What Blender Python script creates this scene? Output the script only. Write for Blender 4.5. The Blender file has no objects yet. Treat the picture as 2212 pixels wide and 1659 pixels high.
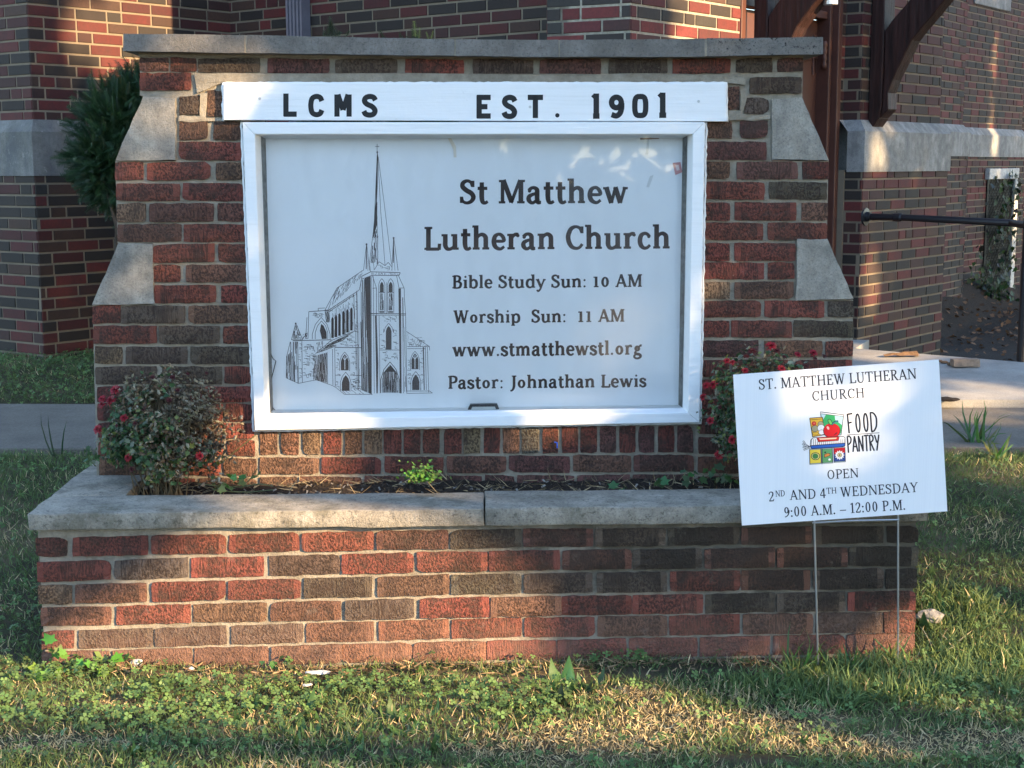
import bpy, bmesh, math, random
import numpy as np
from mathutils import Vector, Matrix
SC = bpy.context.scene
COL = SC.collection
random.seed(7)
RNG = np.random.default_rng(11)
# ------------------------------------------------------------------ camera
F = 3068.0                                   # focal length in units of a 2212 px wide picture
CAM = Vector((1.2338, -3.8473, 1.382))
YAW, PITCH, ROLL = 0.0226, 0.1519, 0.0041
_fw = Vector((math.sin(YAW) * math.cos(PITCH), math.cos(YAW) * math.cos(PITCH), -math.sin(PITCH)))
_rt = Vector((math.cos(YAW), -math.sin(YAW), 0))
_dn = _fw.cross(_rt)
RT = _rt * math.cos(ROLL) + _dn * math.sin(ROLL)
DN = -_rt * math.sin(ROLL) + _dn * math.cos(ROLL)
FW = _fw
FH = Vector((math.sin(YAW), math.cos(YAW), 0))
cd = bpy.data.cameras.new('camera')
cam = bpy.data.objects.new('camera', cd); COL.objects.link(cam)
cam.matrix_world = Matrix(((RT.x, -DN.x, -FW.x, CAM.x), (RT.y, -DN.y, -FW.y, CAM.y), (RT.z, -DN.z, -FW.z, CAM.z), (0, 0, 0, 1)))
cd.sensor_width = 36; cd.lens = 36 * F / 2212; cd.clip_start = 0.05; cd.clip_end = 500
SC.camera = cam
# ------------------------------------------------------------------ sky and sun
SUNV = Vector((0.718, -0.540, 0.322)).normalized()      # towards the sun
EL = math.asin(SUNV.z); AZ = math.atan2(SUNV.x, SUNV.y)
w = bpy.data.worlds.new('World'); SC.world = w; w.use_nodes = True
nt = w.node_tree; bg = nt.nodes['Background']
sky = nt.nodes.new('ShaderNodeTexSky'); sky.sky_type = 'NISHITA'; sky.sun_disc = False
sky.sun_elevation = EL; sky.sun_rotation = AZ; sky.altitude = 150; sky.dust_density = 0.4; sky.ozone_density = 1.6
nt.links.new(sky.outputs[0], bg.inputs[0]); bg.inputs[1].default_value = 0.15
sd = bpy.data.lights.new('sun', 'SUN'); sd.energy = 3.6; sd.angle = math.radians(0.5); sd.color = (1.0, 0.70, 0.39)
sun = bpy.data.objects.new('sun', sd); COL.objects.link(sun)
sun.rotation_euler = SUNV.to_track_quat('Z', 'Y').to_euler(); sun.location = (10, -8, 6)
SC.view_settings.view_transform = 'Standard'; SC.view_settings.look = 'None'
SC.view_settings.exposure = 2.3; SC.view_settings.gamma = 1.0
SC.cycles.max_bounces = 8; SC.cycles.transparent_max_bounces = 12
# ------------------------------------------------------------------ measuring: picture point -> place on a known surface
def ray(px, py):
    return FW + RT * ((px - 1106) / F) + DN * ((py - 829.5) / F)
def atY(px, py, Y):
    d = ray(px, py); return CAM + d * ((Y - CAM.y) / d.y)
def atZ(px, py, Z):
    d = ray(px, py); return CAM + d * ((Z - CAM.z) / d.z)
def pt(px, py, D):
    d = ray(px, py); return CAM + d * (D / d.dot(FH))
class VPlane:                                 # vertical plane through two plan points
    def __init__(s, a, b):
        s.a = Vector((a[0], a[1], 0)); s.b = Vector((b[0], b[1], 0))
        s.t = (s.b - s.a).normalized(); s.n = Vector((s.t.y, -s.t.x, 0)); s.L = (s.b - s.a).length
    def off(s, o):
        return VPlane(s.a + s.n * o, s.b + s.n * o)
    def hit(s, px, py):
        d = ray(px, py); k = (s.a - CAM).dot(s.n) / d.dot(s.n); return CAM + d * k
    def u(s, px, py): return (s.hit(px, py) - s.a).dot(s.t)
    def P(s, u, z, o=0): return Vector((s.a.x + s.t.x * u + s.n.x * o, s.a.y + s.t.y * u + s.n.y * o, z))
# ------------------------------------------------------------------ materials
def mk(name, col=(.5, .5, .5), rough=.8, attr=False, var=None, bump=None, spec=.3, metal=0, extra=None, trans=0, stretch=None):
    m = bpy.data.materials.new(name); m.use_nodes = True
    nt = m.node_tree; b = nt.nodes['Principled BSDF']; N = nt.nodes.new; L = nt.links.new
    b.inputs['Roughness'].default_value = rough; b.inputs['Specular IOR Level'].default_value = spec; b.inputs['Metallic'].default_value = metal
    tc = N('ShaderNodeTexCoord'); co = tc.outputs['Object']
    geo = N('ShaderNodeNewGeometry'); pos = geo.outputs['Position']
    if attr:
        a = N('ShaderNodeAttribute'); a.attribute_name = 'Col'; c = a.outputs['Color']
    else:
        r = N('ShaderNodeRGB'); r.outputs[0].default_value = (*col, 1); c = r.outputs[0]
    def noise(scale, detail=4, rough_=.6, vec=None, st=None):
        n = N('ShaderNodeTexNoise'); n.inputs['Scale'].default_value = scale; n.inputs['Detail'].default_value = detail; n.inputs['Roughness'].default_value = rough_
        v = vec or pos
        if st:
            mp = N('ShaderNodeMapping'); mp.inputs['Scale'].default_value = st; L(v, mp.inputs[0]); v = mp.outputs[0]
        L(v, n.inputs['Vector']); return n.outputs['Fac']
    def rng(fac, a0, a1, b0=0., b1=1.):
        mr = N('ShaderNodeMapRange'); mr.inputs[1].default_value = a0; mr.inputs[2].default_value = a1; mr.inputs[3].default_value = b0; mr.inputs[4].default_value = b1
        L(fac, mr.inputs[0]); return mr.outputs[0]
    def mixc(fac, c1, c2, mode='MIX'):
        mx = N('ShaderNodeMix'); mx.data_type = 'RGBA'; mx.blend_type = mode
        if isinstance(fac, float): mx.inputs[0].default_value = fac
        else: L(fac, mx.inputs[0])
        for i, q in ((6, c1), (7, c2)):
            if isinstance(q, tuple): mx.inputs[i].default_value = (*q, 1)
            else: L(q, mx.inputs[i])
        return mx.outputs[2]
    def mth(op, a_, b_=0.):
        q = N('ShaderNodeMath'); q.operation = op
        for i, v in ((0, a_), (1, b_)):
            if isinstance(v, (float, int)): q.inputs[i].default_value = v
            else: L(v, q.inputs[i])
        return q.outputs[0]
    H = dict(N=N, L=L, noise=noise, rng=rng, mixc=mixc, mth=mth, pos=pos, co=co, b=b, nt=nt)
    if var:
        for sc, am in var:
            c = mixc(rng(noise(sc, 5, .65, st=stretch), .3, .7, 0, am), c, (.0, .0, .0), 'MIX')
    h = None
    if extra: c, h = extra(H, c)
    L(c, b.inputs['Base Color'])
    if bump and h is None:
        h = noise(bump[0], 6, .65, st=stretch)
    if h is not None:
        bp = N('ShaderNodeBump'); bp.inputs['Strength'].default_value = bump[1]; bp.inputs['Distance'].default_value = bump[2]
        L(h, bp.inputs['Height']); L(bp.outputs[0], b.inputs['Normal'])
    if trans:
        t = N('ShaderNodeBsdfTranslucent'); L(c, t.inputs[0]); ms = N('ShaderNodeMixShader'); ms.inputs[0].default_value = trans
        out = nt.nodes['Material Output']; L(b.outputs[0], ms.inputs[1]); L(t.outputs[0], ms.inputs[2]); L(ms.outputs[0], out.inputs[0])
    return m
def brick_extra(stain=False, amp=1.0):
    def f(H, c):
        n1 = H['noise'](165, 3, .62, st=(1, 1, .75)); n2 = H['noise'](1, 3, .6, st=(260, 260, 26)); n3 = H['noise'](9, 3, .5); n4 = H['noise'](420, 2, .5)
        sel = H['rng'](n3, .52, .66)
        a = H['N']('ShaderNodeAttribute'); a.attribute_name = 'Col'
        mix = H['N']('ShaderNodeMix'); mix.data_type = 'FLOAT'
        H['L'](sel, mix.inputs[0]); H['L'](n1, mix.inputs[2]); H['L'](n2, mix.inputs[3]); h = mix.outputs[0]
        if amp > .5:
            c = H['mixc'](H['mth']('MULTIPLY', H['rng'](h, .56, .43, 0, .82), a.outputs['Alpha']), c, (.022, .015, .012))
            c = H['mixc'](H['mth']('MULTIPLY', H['rng'](H['noise'](17, 4, .6), .48, .62, 0, .66), a.outputs['Alpha']), c, (.040, .029, .024))
            c = H['mixc'](H['rng'](H['noise'](260, 2, .5), .70, .76, 0, .5), c, (.5, .44, .38))
        else:
            c = H['mixc'](H['rng'](H['noise'](60, 5, .7), .35, .75, 0, .45), c, (.02, .015, .013))
            c = H['mixc'](H['rng'](H['noise'](7, 3, .5), .45, .75, 0, .35), c, (.03, .025, .022))
        if stain:
            s = H['N']('ShaderNodeSeparateXYZ'); H['L'](H['pos'], s.inputs[0])
            z = H['mth']('ADD', H['rng'](s.outputs['Z'], .06, .27), H['rng'](s.outputs['X'], .9, 2.3, -.55, .35))
            k = H['mth']('ADD', z, H['rng'](H['noise'](7, 5, .65), .3, .7, -.5, .4))
            k = H['mth']('MULTIPLY', H['rng'](k, .35, .95, 0, .80), a.outputs['Alpha'])
            c = H['mixc'](k, c, (.022, .019, .015))
            # pale lime efflorescence low down
            c = H['mixc'](H['mth']('MULTIPLY', H['rng'](s.outputs['Z'], .15, .02, 0, 1), H['rng'](H['noise'](9, 5, .7), .3, .65, .15, .55)), c, (.30, .165, .12))
            c = H['mixc'](H['rng'](H['noise'](11, 5, .7), .60, .8, 0, .4), c, (.42, .37, .31))
        c = H['mixc'](H['rng'](H['noise'](3.2, 5, .65), .35, .7, .05, .40 if amp > .5 else .3), c, (.105, .068, .052) if amp > .5 else (.050, .032, .027))
        hh = H['mth']('ADD', h, H['mth']('MULTIPLY', n4, .35))
        return c, hh
    return f
def mortar_extra(stain=False):
    def f(H, c):
        c = H['mixc'](H['rng'](H['noise'](45, 5, .7), .35, .65, 0, .5), c, (.16, .13, .09))
        c = H['mixc'](H['rng'](H['noise'](5, 4, .6), .5, .72, 0, .5), c, (.09, .08, .06))
        if stain:
            s = H['N']('ShaderNodeSeparateXYZ'); H['L'](H['pos'], s.inputs[0])
            z = H['mth']('ADD', H['rng'](s.outputs['Z'], .06, .27), H['rng'](s.outputs['X'], .9, 2.3, -.55, .3))
            k = H['mth']('ADD', z, H['rng'](H['noise'](8, 5, .65), .3, .7, -.45, .4))
            c = H['mixc'](H['rng'](k, .35, .95, 0, .75), c, (.05, .045, .032))
        return c, H['mth']('ADD', H['noise'](90, 6, .7), H['mth']('MULTIPLY', H['noise'](420, 3, .6), .5))
    return f
def stone_extra(spots=0., streak=0., green=0.):
    def f(H, c):
        c = H['mixc'](H['rng'](H['noise'](14, 6, .7), .35, .7, 0, .5), c, (.10, .095, .085))
        c = H['mixc'](H['rng'](H['noise'](160, 4, .7), .5, .7, 0, .55), c, (.07, .066, .06))
        c = H['mixc'](H['rng'](H['noise'](3.5, 6, .7), .42, .68, 0, .45), c, (.075, .066, .052))
        if streak: c = H['mixc'](H['rng'](H['noise'](1, 5, .65, st=(11, 11, 2.2)), .38, .75, 0, streak), c, (.07, .075, .085))
        if spots: c = H['mixc'](H['rng'](H['noise'](75, 4, .75), .57, .64, 0, spots), c, (.014, .014, .014))
        if green:
            c = H['mixc'](H['rng'](H['noise'](6, 5, .7), .5, .7, 0, green), c, (.085, .08, .05))
            c = H['mixc'](H['rng'](H['noise'](13, 5, .7), .62, .72, 0, .6), c, (.52, .49, .43))
        return c, H['mth']('ADD', H['noise'](70, 6, .75), H['mth']('MULTIPLY', H['noise'](300, 3, .6), .4))
    return f
M = {}
M['brick'] = mk('rug_brick', attr=True, rough=.9, bump=(1, 1., .010), extra=brick_extra(), spec=.2)
M['brick_planter'] = mk('planter_brick', attr=True, rough=.9, bump=(1, 1., .010), extra=brick_extra(True), spec=.2)
M['brick_church'] = mk('church_brick', attr=True, rough=.75, bump=(1, .35, .004), extra=brick_extra(False, .3), spec=.3)
M['mortar'] = mk('mortar', (.34, .30, .235), .95, bump=(1, .8, .006), extra=mortar_extra())
M['mortar_planter'] = mk('planter_mortar', (.34, .30, .24), .95, bump=(1, .8, .006), extra=mortar_extra(True))
M['mortar_church'] = mk('church_mortar', (.20, .158, .112), .95, bump=(1, .4, .004), extra=mortar_extra())
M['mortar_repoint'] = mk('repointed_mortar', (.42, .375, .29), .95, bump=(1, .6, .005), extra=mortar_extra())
M['coping'] = mk('weathered_coping_stone', (.225, .21, .19), .92, bump=(1, .8, .006), extra=stone_extra(.35, 0))
M['coping_black'] = mk('lichen_spotted_stone', (.21, .195, .175), .92, bump=(1, .8, .006), extra=stone_extra(.95, 0))
M['cap'] = mk('planter_cap_stone', (.40, .36, .295), .92, bump=(1, 1., .007), extra=stone_extra(.5, 0, .75))
M['shoulder'] = mk('pitted_limestone', (.44, .405, .34), .92, bump=(1, .9, .006), extra=stone_extra(.12, .5))
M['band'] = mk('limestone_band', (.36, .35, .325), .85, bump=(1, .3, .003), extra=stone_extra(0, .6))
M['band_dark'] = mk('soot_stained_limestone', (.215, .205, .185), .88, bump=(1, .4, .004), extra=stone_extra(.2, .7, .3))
def paint_extra(H, c):
    c = H['mixc'](H['rng'](H['noise'](1, 5, .7, st=(3, 60, 60)), .5, .75, 0, .18), c, (.45, .46, .42))
    c = H['mixc'](H['rng'](H['noise'](26, 5, .7), .66, .8, 0, .3), c, (.42, .40, .33))
    return c, H['mth']('ADD', H['noise'](1, 4, .6, st=(6, 150, 150)), H['noise'](30, 4, .6))
M['white'] = mk('white_wood_paint', (.80, .80, .79), .45, bump=(1, .35, .003), extra=paint_extra, spec=.4)
M['print'] = mk('display_vinyl', (.93, .93, .94), .5, var=[(3, .05)], spec=.45, bump=(4, .25, .01))
M['ink'] = mk('brown_black_ink', (.042, .026, .024), .5)
M['engrave'] = mk('engraving_ink', (.055, .040, .040), .5)
M['ink2'] = mk('dark_ink', (.020, .022, .032), .5)
M['routed'] = mk('black_routed_paint', (.012, .012, .013), .5, bump=(60, .4, .002))
def coro_extra(H, c):
    s = H['noise'](1, 2, .5, st=(420, 1, 1)); c = H['mixc'](H['rng'](s, .4, .6, 0, .07), c, (.5, .52, .58))
    c = H['mixc'](H['rng'](H['noise'](9, 5, .7), .6, .8, 0, .12), c, (.45, .42, .36)); return c, s
M['coro'] = mk('corrugated_plastic', (.82, .83, .85), .4, bump=(1, .12, .002), extra=coro_extra, spec=.45)
M['colour'] = mk('printed_colours', attr=True, rough=.45)
M['galv'] = mk('grimy_liner', (.42, .40, .36), .6, var=[(20, .5), (70, .5)], bump=(60, .3, .002))
M['steel'] = mk('galvanised_wire', (.55, .55, .55), .35, metal=.8)
M['black'] = mk('black_metal', (.012, .012, .015), .38, spec=.5, bump=(40, .15, .002))
M['lens'] = mk('lamp_lens', (.55, .57, .55), .3)
M['timber'] = mk('red_brown_timber', (.060, .022, .017), .6, var=[(2.2, .75), (5, .5)], bump=(3., .9, .008), stretch=(16, 16, 1.3), spec=.3)
M['door'] = mk('brown_door_paint', (.10, .038, .026), .5, var=[(8, .3)], bump=(20, .1, .002), spec=.4)
M['spout'] = mk('mauve_downspout', (.17, .16, .185), .45, var=[(6, .3)], spec=.4)
M['wframe'] = mk('flaking_white_frame', (.62, .60, .55), .8, var=[(30, .5)], bump=(40, .5, .004))
M['screen'] = mk('dark_pane', (.010, .011, .010), .5)
M['mesh'] = mk('screen_wire', (.035, .034, .03), .6)
M['walk'] = mk('old_concrete', (.30, .265, .215), .95, var=[(1.3, .25), (5, .3), (120, .45), (400, .3)], bump=(160, .5, .004))
M['ramp'] = mk('pale_concrete', (.46, .435, .39), .95, var=[(1.1, .25), (6, .3), (150, .3)], bump=(180, .4, .004))
M['soil'] = mk('dark_soil', (.045, .031, .021), 1., var=[(40, .6), (160, .5)], bump=(70, 1., .012))
def lawn_extra(H, c):
    c = H['mixc'](H['rng'](H['noise'](30, 5, .7), .4, .7), (.05, .035, .022), (.055, .07, .025))
    c = H['mixc'](H['rng'](H['noise'](2.5, 4, .6), .5, .68), c, (.17, .125, .07)); return c, H['noise'](120, 5, .7)
M['lawn'] = mk('lawn_earth', rough=1., bump=(1, .8, .012), extra=lawn_extra)
M['grass'] = mk('grass_blade', attr=True, rough=.6, trans=.3, spec=.3)
M['leaf'] = mk('leaf', attr=True, rough=.55, trans=.28, spec=.35)
M['dry'] = mk('withered_leaf', attr=True, rough=.85, trans=.15)
M['yew'] = mk('yew_needle', attr=True, rough=.5, trans=.15, spec=.35)
M['petal'] = mk('red_petal', attr=True, rough=.6, trans=.2)
M['bark'] = mk('bark', (.10, .075, .055), .95, var=[(20, .5)], bump=(30, 1., .02))
M['stone'] = mk('pale_rock', (.33, .31, .28), .9, var=[(30, .5)], bump=(60, .7, .006))
M['wood'] = mk('split_wood', (.19, .11, .06), .85, var=[(60, .5)], bump=(60, .6, .004))
M['paper'] = mk('scrap_paper', (.55, .54, .52), .7)
M['blue'] = mk('blue_plastic', (.03, .10, .5), .4)
# glass: clear sheet with a mirror-like surface
gm = bpy.data.materials.new('clear_glass'); gm.use_nodes = True; g = gm.node_tree
g.nodes.remove(g.nodes['Principled BSDF']); gt = g.nodes.new('ShaderNodeBsdfTransparent'); gg = g.nodes.new('ShaderNodeBsdfGlossy'); gf = g.nodes.new('ShaderNodeFresnel'); gx = g.nodes.new('ShaderNodeMixShader')
gt.inputs[0].default_value = (.985, .99, .99, 1); gg.inputs['Roughness'].default_value = .02; gf.inputs[0].default_value = 1.42
g.links.new(gf.outputs[0], gx.inputs[0]); g.links.new(gt.outputs[0], gx.inputs[1]); g.links.new(gg.outputs[0], gx.inputs[2]); g.links.new(gx.outputs[0], g.nodes['Material Output'].inputs[0])
# dust and wiped smears on the outside of the glass
gn = g.nodes.new('ShaderNodeTexNoise'); gn.inputs['Scale'].default_value = 1.0; gn.inputs['Detail'].default_value = 6; gp = g.nodes.new('ShaderNodeNewGeometry'); gmp = g.nodes.new('ShaderNodeMapping'); gmp.inputs['Scale'].default_value = (7, 7, 2.2); gmp.inputs['Rotation'].default_value = (0, .5, 0)
g.links.new(gp.outputs['Position'], gmp.inputs[0]); g.links.new(gmp.outputs[0], gn.inputs['Vector'])
gr_ = g.nodes.new('ShaderNodeMapRange'); gr_.inputs[1].default_value = .45; gr_.inputs[2].default_value = .75; gr_.inputs[4].default_value = .05; g.links.new(gn.outputs['Fac'], gr_.inputs[0])
gd = g.nodes.new('ShaderNodeBsdfDiffuse'); gd.inputs[0].default_value = (.8, .8, .8, 1); gx2 = g.nodes.new('ShaderNodeMixShader'); g.links.new(gr_.outputs[0], gx2.inputs[0]); g.links.new(gx.outputs[0], gx2.inputs[1]); g.links.new(gd.outputs[0], gx2.inputs[2]); g.links.new(gx2.outputs[0], g.nodes['Material Output'].inputs[0])
M['glass'] = gm
# ------------------------------------------------------------------ mesh helpers
class MB:
    def __init__(s): s.v = []; s.f = []; s.m = []; s.c = []
    def quad(s, pts, m=0, c=(1, 1, 1, 1)):
        i = len(s.v); s.v += [tuple(p) for p in pts]; s.f.append(tuple(range(i, i + len(pts)))); s.m.append(m); s.c.append(c)
    def box(s, lo, hi, m=0, c=(1, 1, 1, 1)):
        x0, y0, z0 = lo; x1, y1, z1 = hi
        P = [(x0, y0, z0), (x1, y0, z0), (x1, y1, z0), (x0, y1, z0), (x0, y0, z1), (x1, y0, z1), (x1, y1, z1), (x0, y1, z1)]
        s.hexa(P, m, c)
    def hexa(s, P, m=0, c=(1, 1, 1, 1)):
        i = len(s.v); s.v += [tuple(p) for p in P]
        for q in ((3, 2, 1, 0), (4, 5, 6, 7), (0, 1, 5, 4), (1, 2, 6, 5), (2, 3, 7, 6), (3, 0, 4, 7)):
            s.f.append(tuple(i + k for k in q)); s.m.append(m); s.c.append(c)
    def prism(s, poly, vec, m=0, c=(1, 1, 1, 1)):
        n = len(poly); i = len(s.v); vec = Vector(vec)
        s.v += [tuple(Vector(p)) for p in poly] + [tuple(Vector(p) + vec) for p in poly]
        fs = [tuple(i + k for k in range(n)), tuple(i + n + k for k in reversed(range(n)))]
        fs += [(i + k, i + n + k, i + n + (k + 1) % n, i + (k + 1) % n) for k in range(n)]
        for q in fs: s.f.append(q); s.m.append(m); s.c.append(c)
    def tube(s, pts, r, n=8, m=0, c=(1, 1, 1, 1)):
        pts = [Vector(p) for p in pts]; i0 = len(s.v); K = len(pts)
        rs = r if isinstance(r, (list, tuple)) else [r] * K
        for k, p in enumerate(pts):
            t = (pts[min(k + 1, K - 1)] - pts[max(k - 1, 0)]).normalized()
            a = t.orthogonal().normalized() if k == 0 else (a - t * a.dot(t)).normalized()
            b = t.cross(a)
            for j in range(n):
                q = 2 * math.pi * j / n; s.v.append(tuple(p + (a * math.cos(q) + b * math.sin(q)) * rs[k]))
        for k in range(K - 1):
            for j in range(n):
                s.f.append((i0 + k * n + j, i0 + k * n + (j + 1) % n, i0 + (k + 1) * n + (j + 1) % n, i0 + (k + 1) * n + j)); s.m.append(m); s.c.append(c)
        s.f.append(tuple(i0 + j for j in reversed(range(n)))); s.m.append(m); s.c.append(c)
        s.f.append(tuple(i0 + (K - 1) * n + j for j in range(n))); s.m.append(m); s.c.append(c)
    def build(s, name, mats, parent=None, smooth=False, bevel=0, fixn=True):
        me = bpy.data.meshes.new(name); me.from_pydata(s.v, [], s.f)
        if not isinstance(mats, (list, tuple)): mats = [mats]
        for m in mats: me.materials.append(m)
        me.polygons.foreach_set('material_index', s.m)
        ln = [len(f) for f in s.f]; at = me.color_attributes.new('Col', 'FLOAT_COLOR', 'CORNER')
        cc = np.repeat(np.array([(*c, 1)[:4] for c in s.c], dtype=np.float32), ln, axis=0); at.data.foreach_set('color', cc.ravel())
        if smooth: me.polygons.foreach_set('use_smooth', [True] * len(s.f))
        me.update()
        if fixn:
            bm = bmesh.new(); bm.from_mesh(me); bmesh.ops.recalc_face_normals(bm, faces=bm.faces); bm.to_mesh(me); bm.free()
        o = bpy.data.objects.new(name, me); COL.objects.link(o)
        if bevel:
            md = o.modifiers.new('edge', 'BEVEL'); md.width = bevel; md.segments = 2; md.limit_method = 'ANGLE'
        if parent: o.parent = parent; o.matrix_parent_inverse = Matrix.Translation(-parent.location)
        return o
def roughen(o, amp, scale, cuts=0, seed=0):
    """break up perfectly straight stone edges: split the faces and push the points by 3-D noise"""
    from mathutils import noise as nz
    me = o.data; bm = bmesh.new(); bm.from_mesh(me)
    bmesh.ops.remove_doubles(bm, verts=bm.verts, dist=1e-5)
    for _ in range(cuts):
        bmesh.ops.subdivide_edges(bm, edges=[e for e in bm.edges if e.calc_length() > .03], cuts=1, use_grid_fill=True)
    for v in bm.verts:
        n = nz.noise_vector((v.co + Vector((seed * 3.1, seed, 0))) * scale); n2 = nz.noise_vector(v.co * scale * 3.3)
        v.co += n * amp + n2 * amp * .5
    bm.to_mesh(me); bm.free()
def inst(name, tv, tf, mats3, locs, cols, mat, parent=None, smooth=True):
    """one mesh from many small copies of a leaf or blade (tv, tf): mats3 (N,3,3), locs (N,3), cols (N,3)"""
    tv = np.asarray(tv, dtype=np.float64); N = len(locs); k = len(tv)
    V = np.einsum('nij,kj->nki', mats3, tv) + locs[:, None, :]
    me = bpy.data.meshes.new(name); me.vertices.add(N * k); me.vertices.foreach_set('co', V.reshape(-1).astype(np.float32))
    ln = np.array([len(f) for f in tf]); fl = np.concatenate([np.array(f) for f in tf]); nl = len(fl)
    me.loops.add(N * nl); me.loops.foreach_set('vertex_index', (fl[None, :] + (np.arange(N) * k)[:, None]).ravel().astype(np.int32))
    me.polygons.add(N * len(tf)); st = np.concatenate([[0], np.cumsum(ln)[:-1]])
    me.polygons.foreach_set('loop_start', (st[None, :] + (np.arange(N) * nl)[:, None]).ravel().astype(np.int32))
    me.materials.append(mat); me.update(calc_edges=True)
    at = me.color_attributes.new('Col', 'FLOAT_COLOR', 'CORNER')
    cc = np.ones((N, nl, 4), dtype=np.float32); cc[:, :, :3] = cols[:, None, :]; at.data.foreach_set('color', cc.ravel())
    if smooth: me.polygons.foreach_set('use_smooth', np.ones(N * len(tf), dtype=bool))
    o = bpy.data.objects.new(name, me); COL.objects.link(o)
    if parent: o.parent = parent; o.matrix_parent_inverse = Matrix.Translation(-parent.location)
    return o
def frames(n, z, spin=None):
    """rotation matrices whose third axis is z (N,3) with a random spin"""
    z = z / np.linalg.norm(z, axis=1, keepdims=True); r = RNG.normal(size=(n, 3)) if spin is None else spin
    x = np.cross(r, z); x /= np.linalg.norm(x, axis=1, keepdims=True) + 1e-9; y = np.cross(z, x)
    return np.stack([x, y, z], axis=2)
def empty(name, loc, label, cat, group=None):
    o = bpy.data.objects.new(name, None); COL.objects.link(o); o.location = loc; o.empty_display_size = .1
    tag(o, label, cat, group); return o
def tag(o, label, cat, group=None):
    o['label'] = label; o['category'] = cat
    if group: o['group'] = group
    return o
def kind(o, k): o['kind'] = k; return o
def dup(root, loc, rz=0, sc=1, label=None):
    r = root.copy(); COL.objects.link(r); r.location = loc; r.rotation_euler = (0, 0, rz); r.scale = (sc, sc, sc)
    if label: r['label'] = label
    for ch in list(root.children):
        c = ch.copy(); COL.objects.link(c); c.parent = r
    return r
# ------------------------------------------------------------------ brick laying
BC = dict(R=(.230, .068, .050), r=(.170, .052, .040), D=(.105, .080, .060), B=(.205, .110, .072), G=(.140, .112, .088), O=(.26, .12, .072), P=(.150, .066, .057), T=(.25, .165, .10), M=(.165, .078, .056), K=(.105, .10, .078))
def bcol(k, j=.16):
    c = BC[k]; f = 1 + random.uniform(-j, j); return (c[0] * f * random.uniform(.93, 1.07), c[1] * f * random.uniform(.93, 1.07), c[2] * f)
def near_brick(mb, bl, br, tr, tl, col, out=Vector((0, -1, 0)), depth=.055, clean=True):
    bl, br, tr, tl = map(Vector, (bl, br, tr, tl)); ex, ez = (br - bl).normalized() * .0014, (tl - bl).normalized() * .0012
    bl, br, tr, tl = bl - ex - ez, br + ex - ez, tr + ex + ez, tl - ex + ez; wd = (br - bl).length
    nx = max(3, int(wd / .018)); nz = 4; yo = random.uniform(-.002, .002); i0 = len(mb.v)
    ux = (br - bl).normalized(); uz = (tl - bl).normalized(); tc = random.uniform(-.0015, .0015)
    for j in range(nz + 1):
        for i in range(nx + 1):
            a, b = i / nx, j / nz; p = bl.lerp(br, a).lerp(tl.lerp(tr, a), b); e = i in (0, nx) or j in (0, nz)
            o = yo + (random.uniform(-.0036, -.0012) if e else random.uniform(-.0012, .0016))
            if i in (0, nx) and j in (0, nz) and random.random() < .10: ch = random.uniform(.002, .005); p += (ux * (1 if i == 0 else -1) + uz * (1 if j == 0 else -1)) * ch
            if j in (0, nz): p += uz * .0006 * math.sin(i * 1.7 + yo * 4000 + j)
            if i in (0, nx) and j in (0, nz): p += (ux * (1 if i == 0 else -1) + uz * (1 if j == 0 else -1)) * .0009
            p = p + out * o + ux * random.uniform(-.0010, .0010) + uz * (random.uniform(-.0014, .0014) + tc * (a - .5) * 2)
            mb.v.append(tuple(p))
    def idx(i, j): return i0 + j * (nx + 1) + i
    for j in range(nz):
        for i in range(nx):
            al = 1.0
            if clean and wd > .12 and (i == 0 or i == nx - 1): al = random.choice((0., .05, .5))
            mb.f.append((idx(i, j), idx(i + 1, j), idx(i + 1, j + 1), idx(i, j + 1))); mb.m.append(0); mb.c.append((*col, al))
    rim = [idx(i, 0) for i in range(nx + 1)] + [idx(nx, j) for j in range(1, nz + 1)] + [idx(i, nz) for i in range(nx - 1, -1, -1)] + [idx(0, j) for j in range(nz - 1, 0, -1)]
    k0 = len(mb.v)
    for r in rim: mb.v.append(tuple(Vector(mb.v[r]) - out * depth))
    for q in range(len(rim)):
        q2 = (q + 1) % len(rim); mb.f.append((rim[q2], rim[q], k0 + q, k0 + q2)); mb.m.append(0); mb.c.append((*col, .6))
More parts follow.
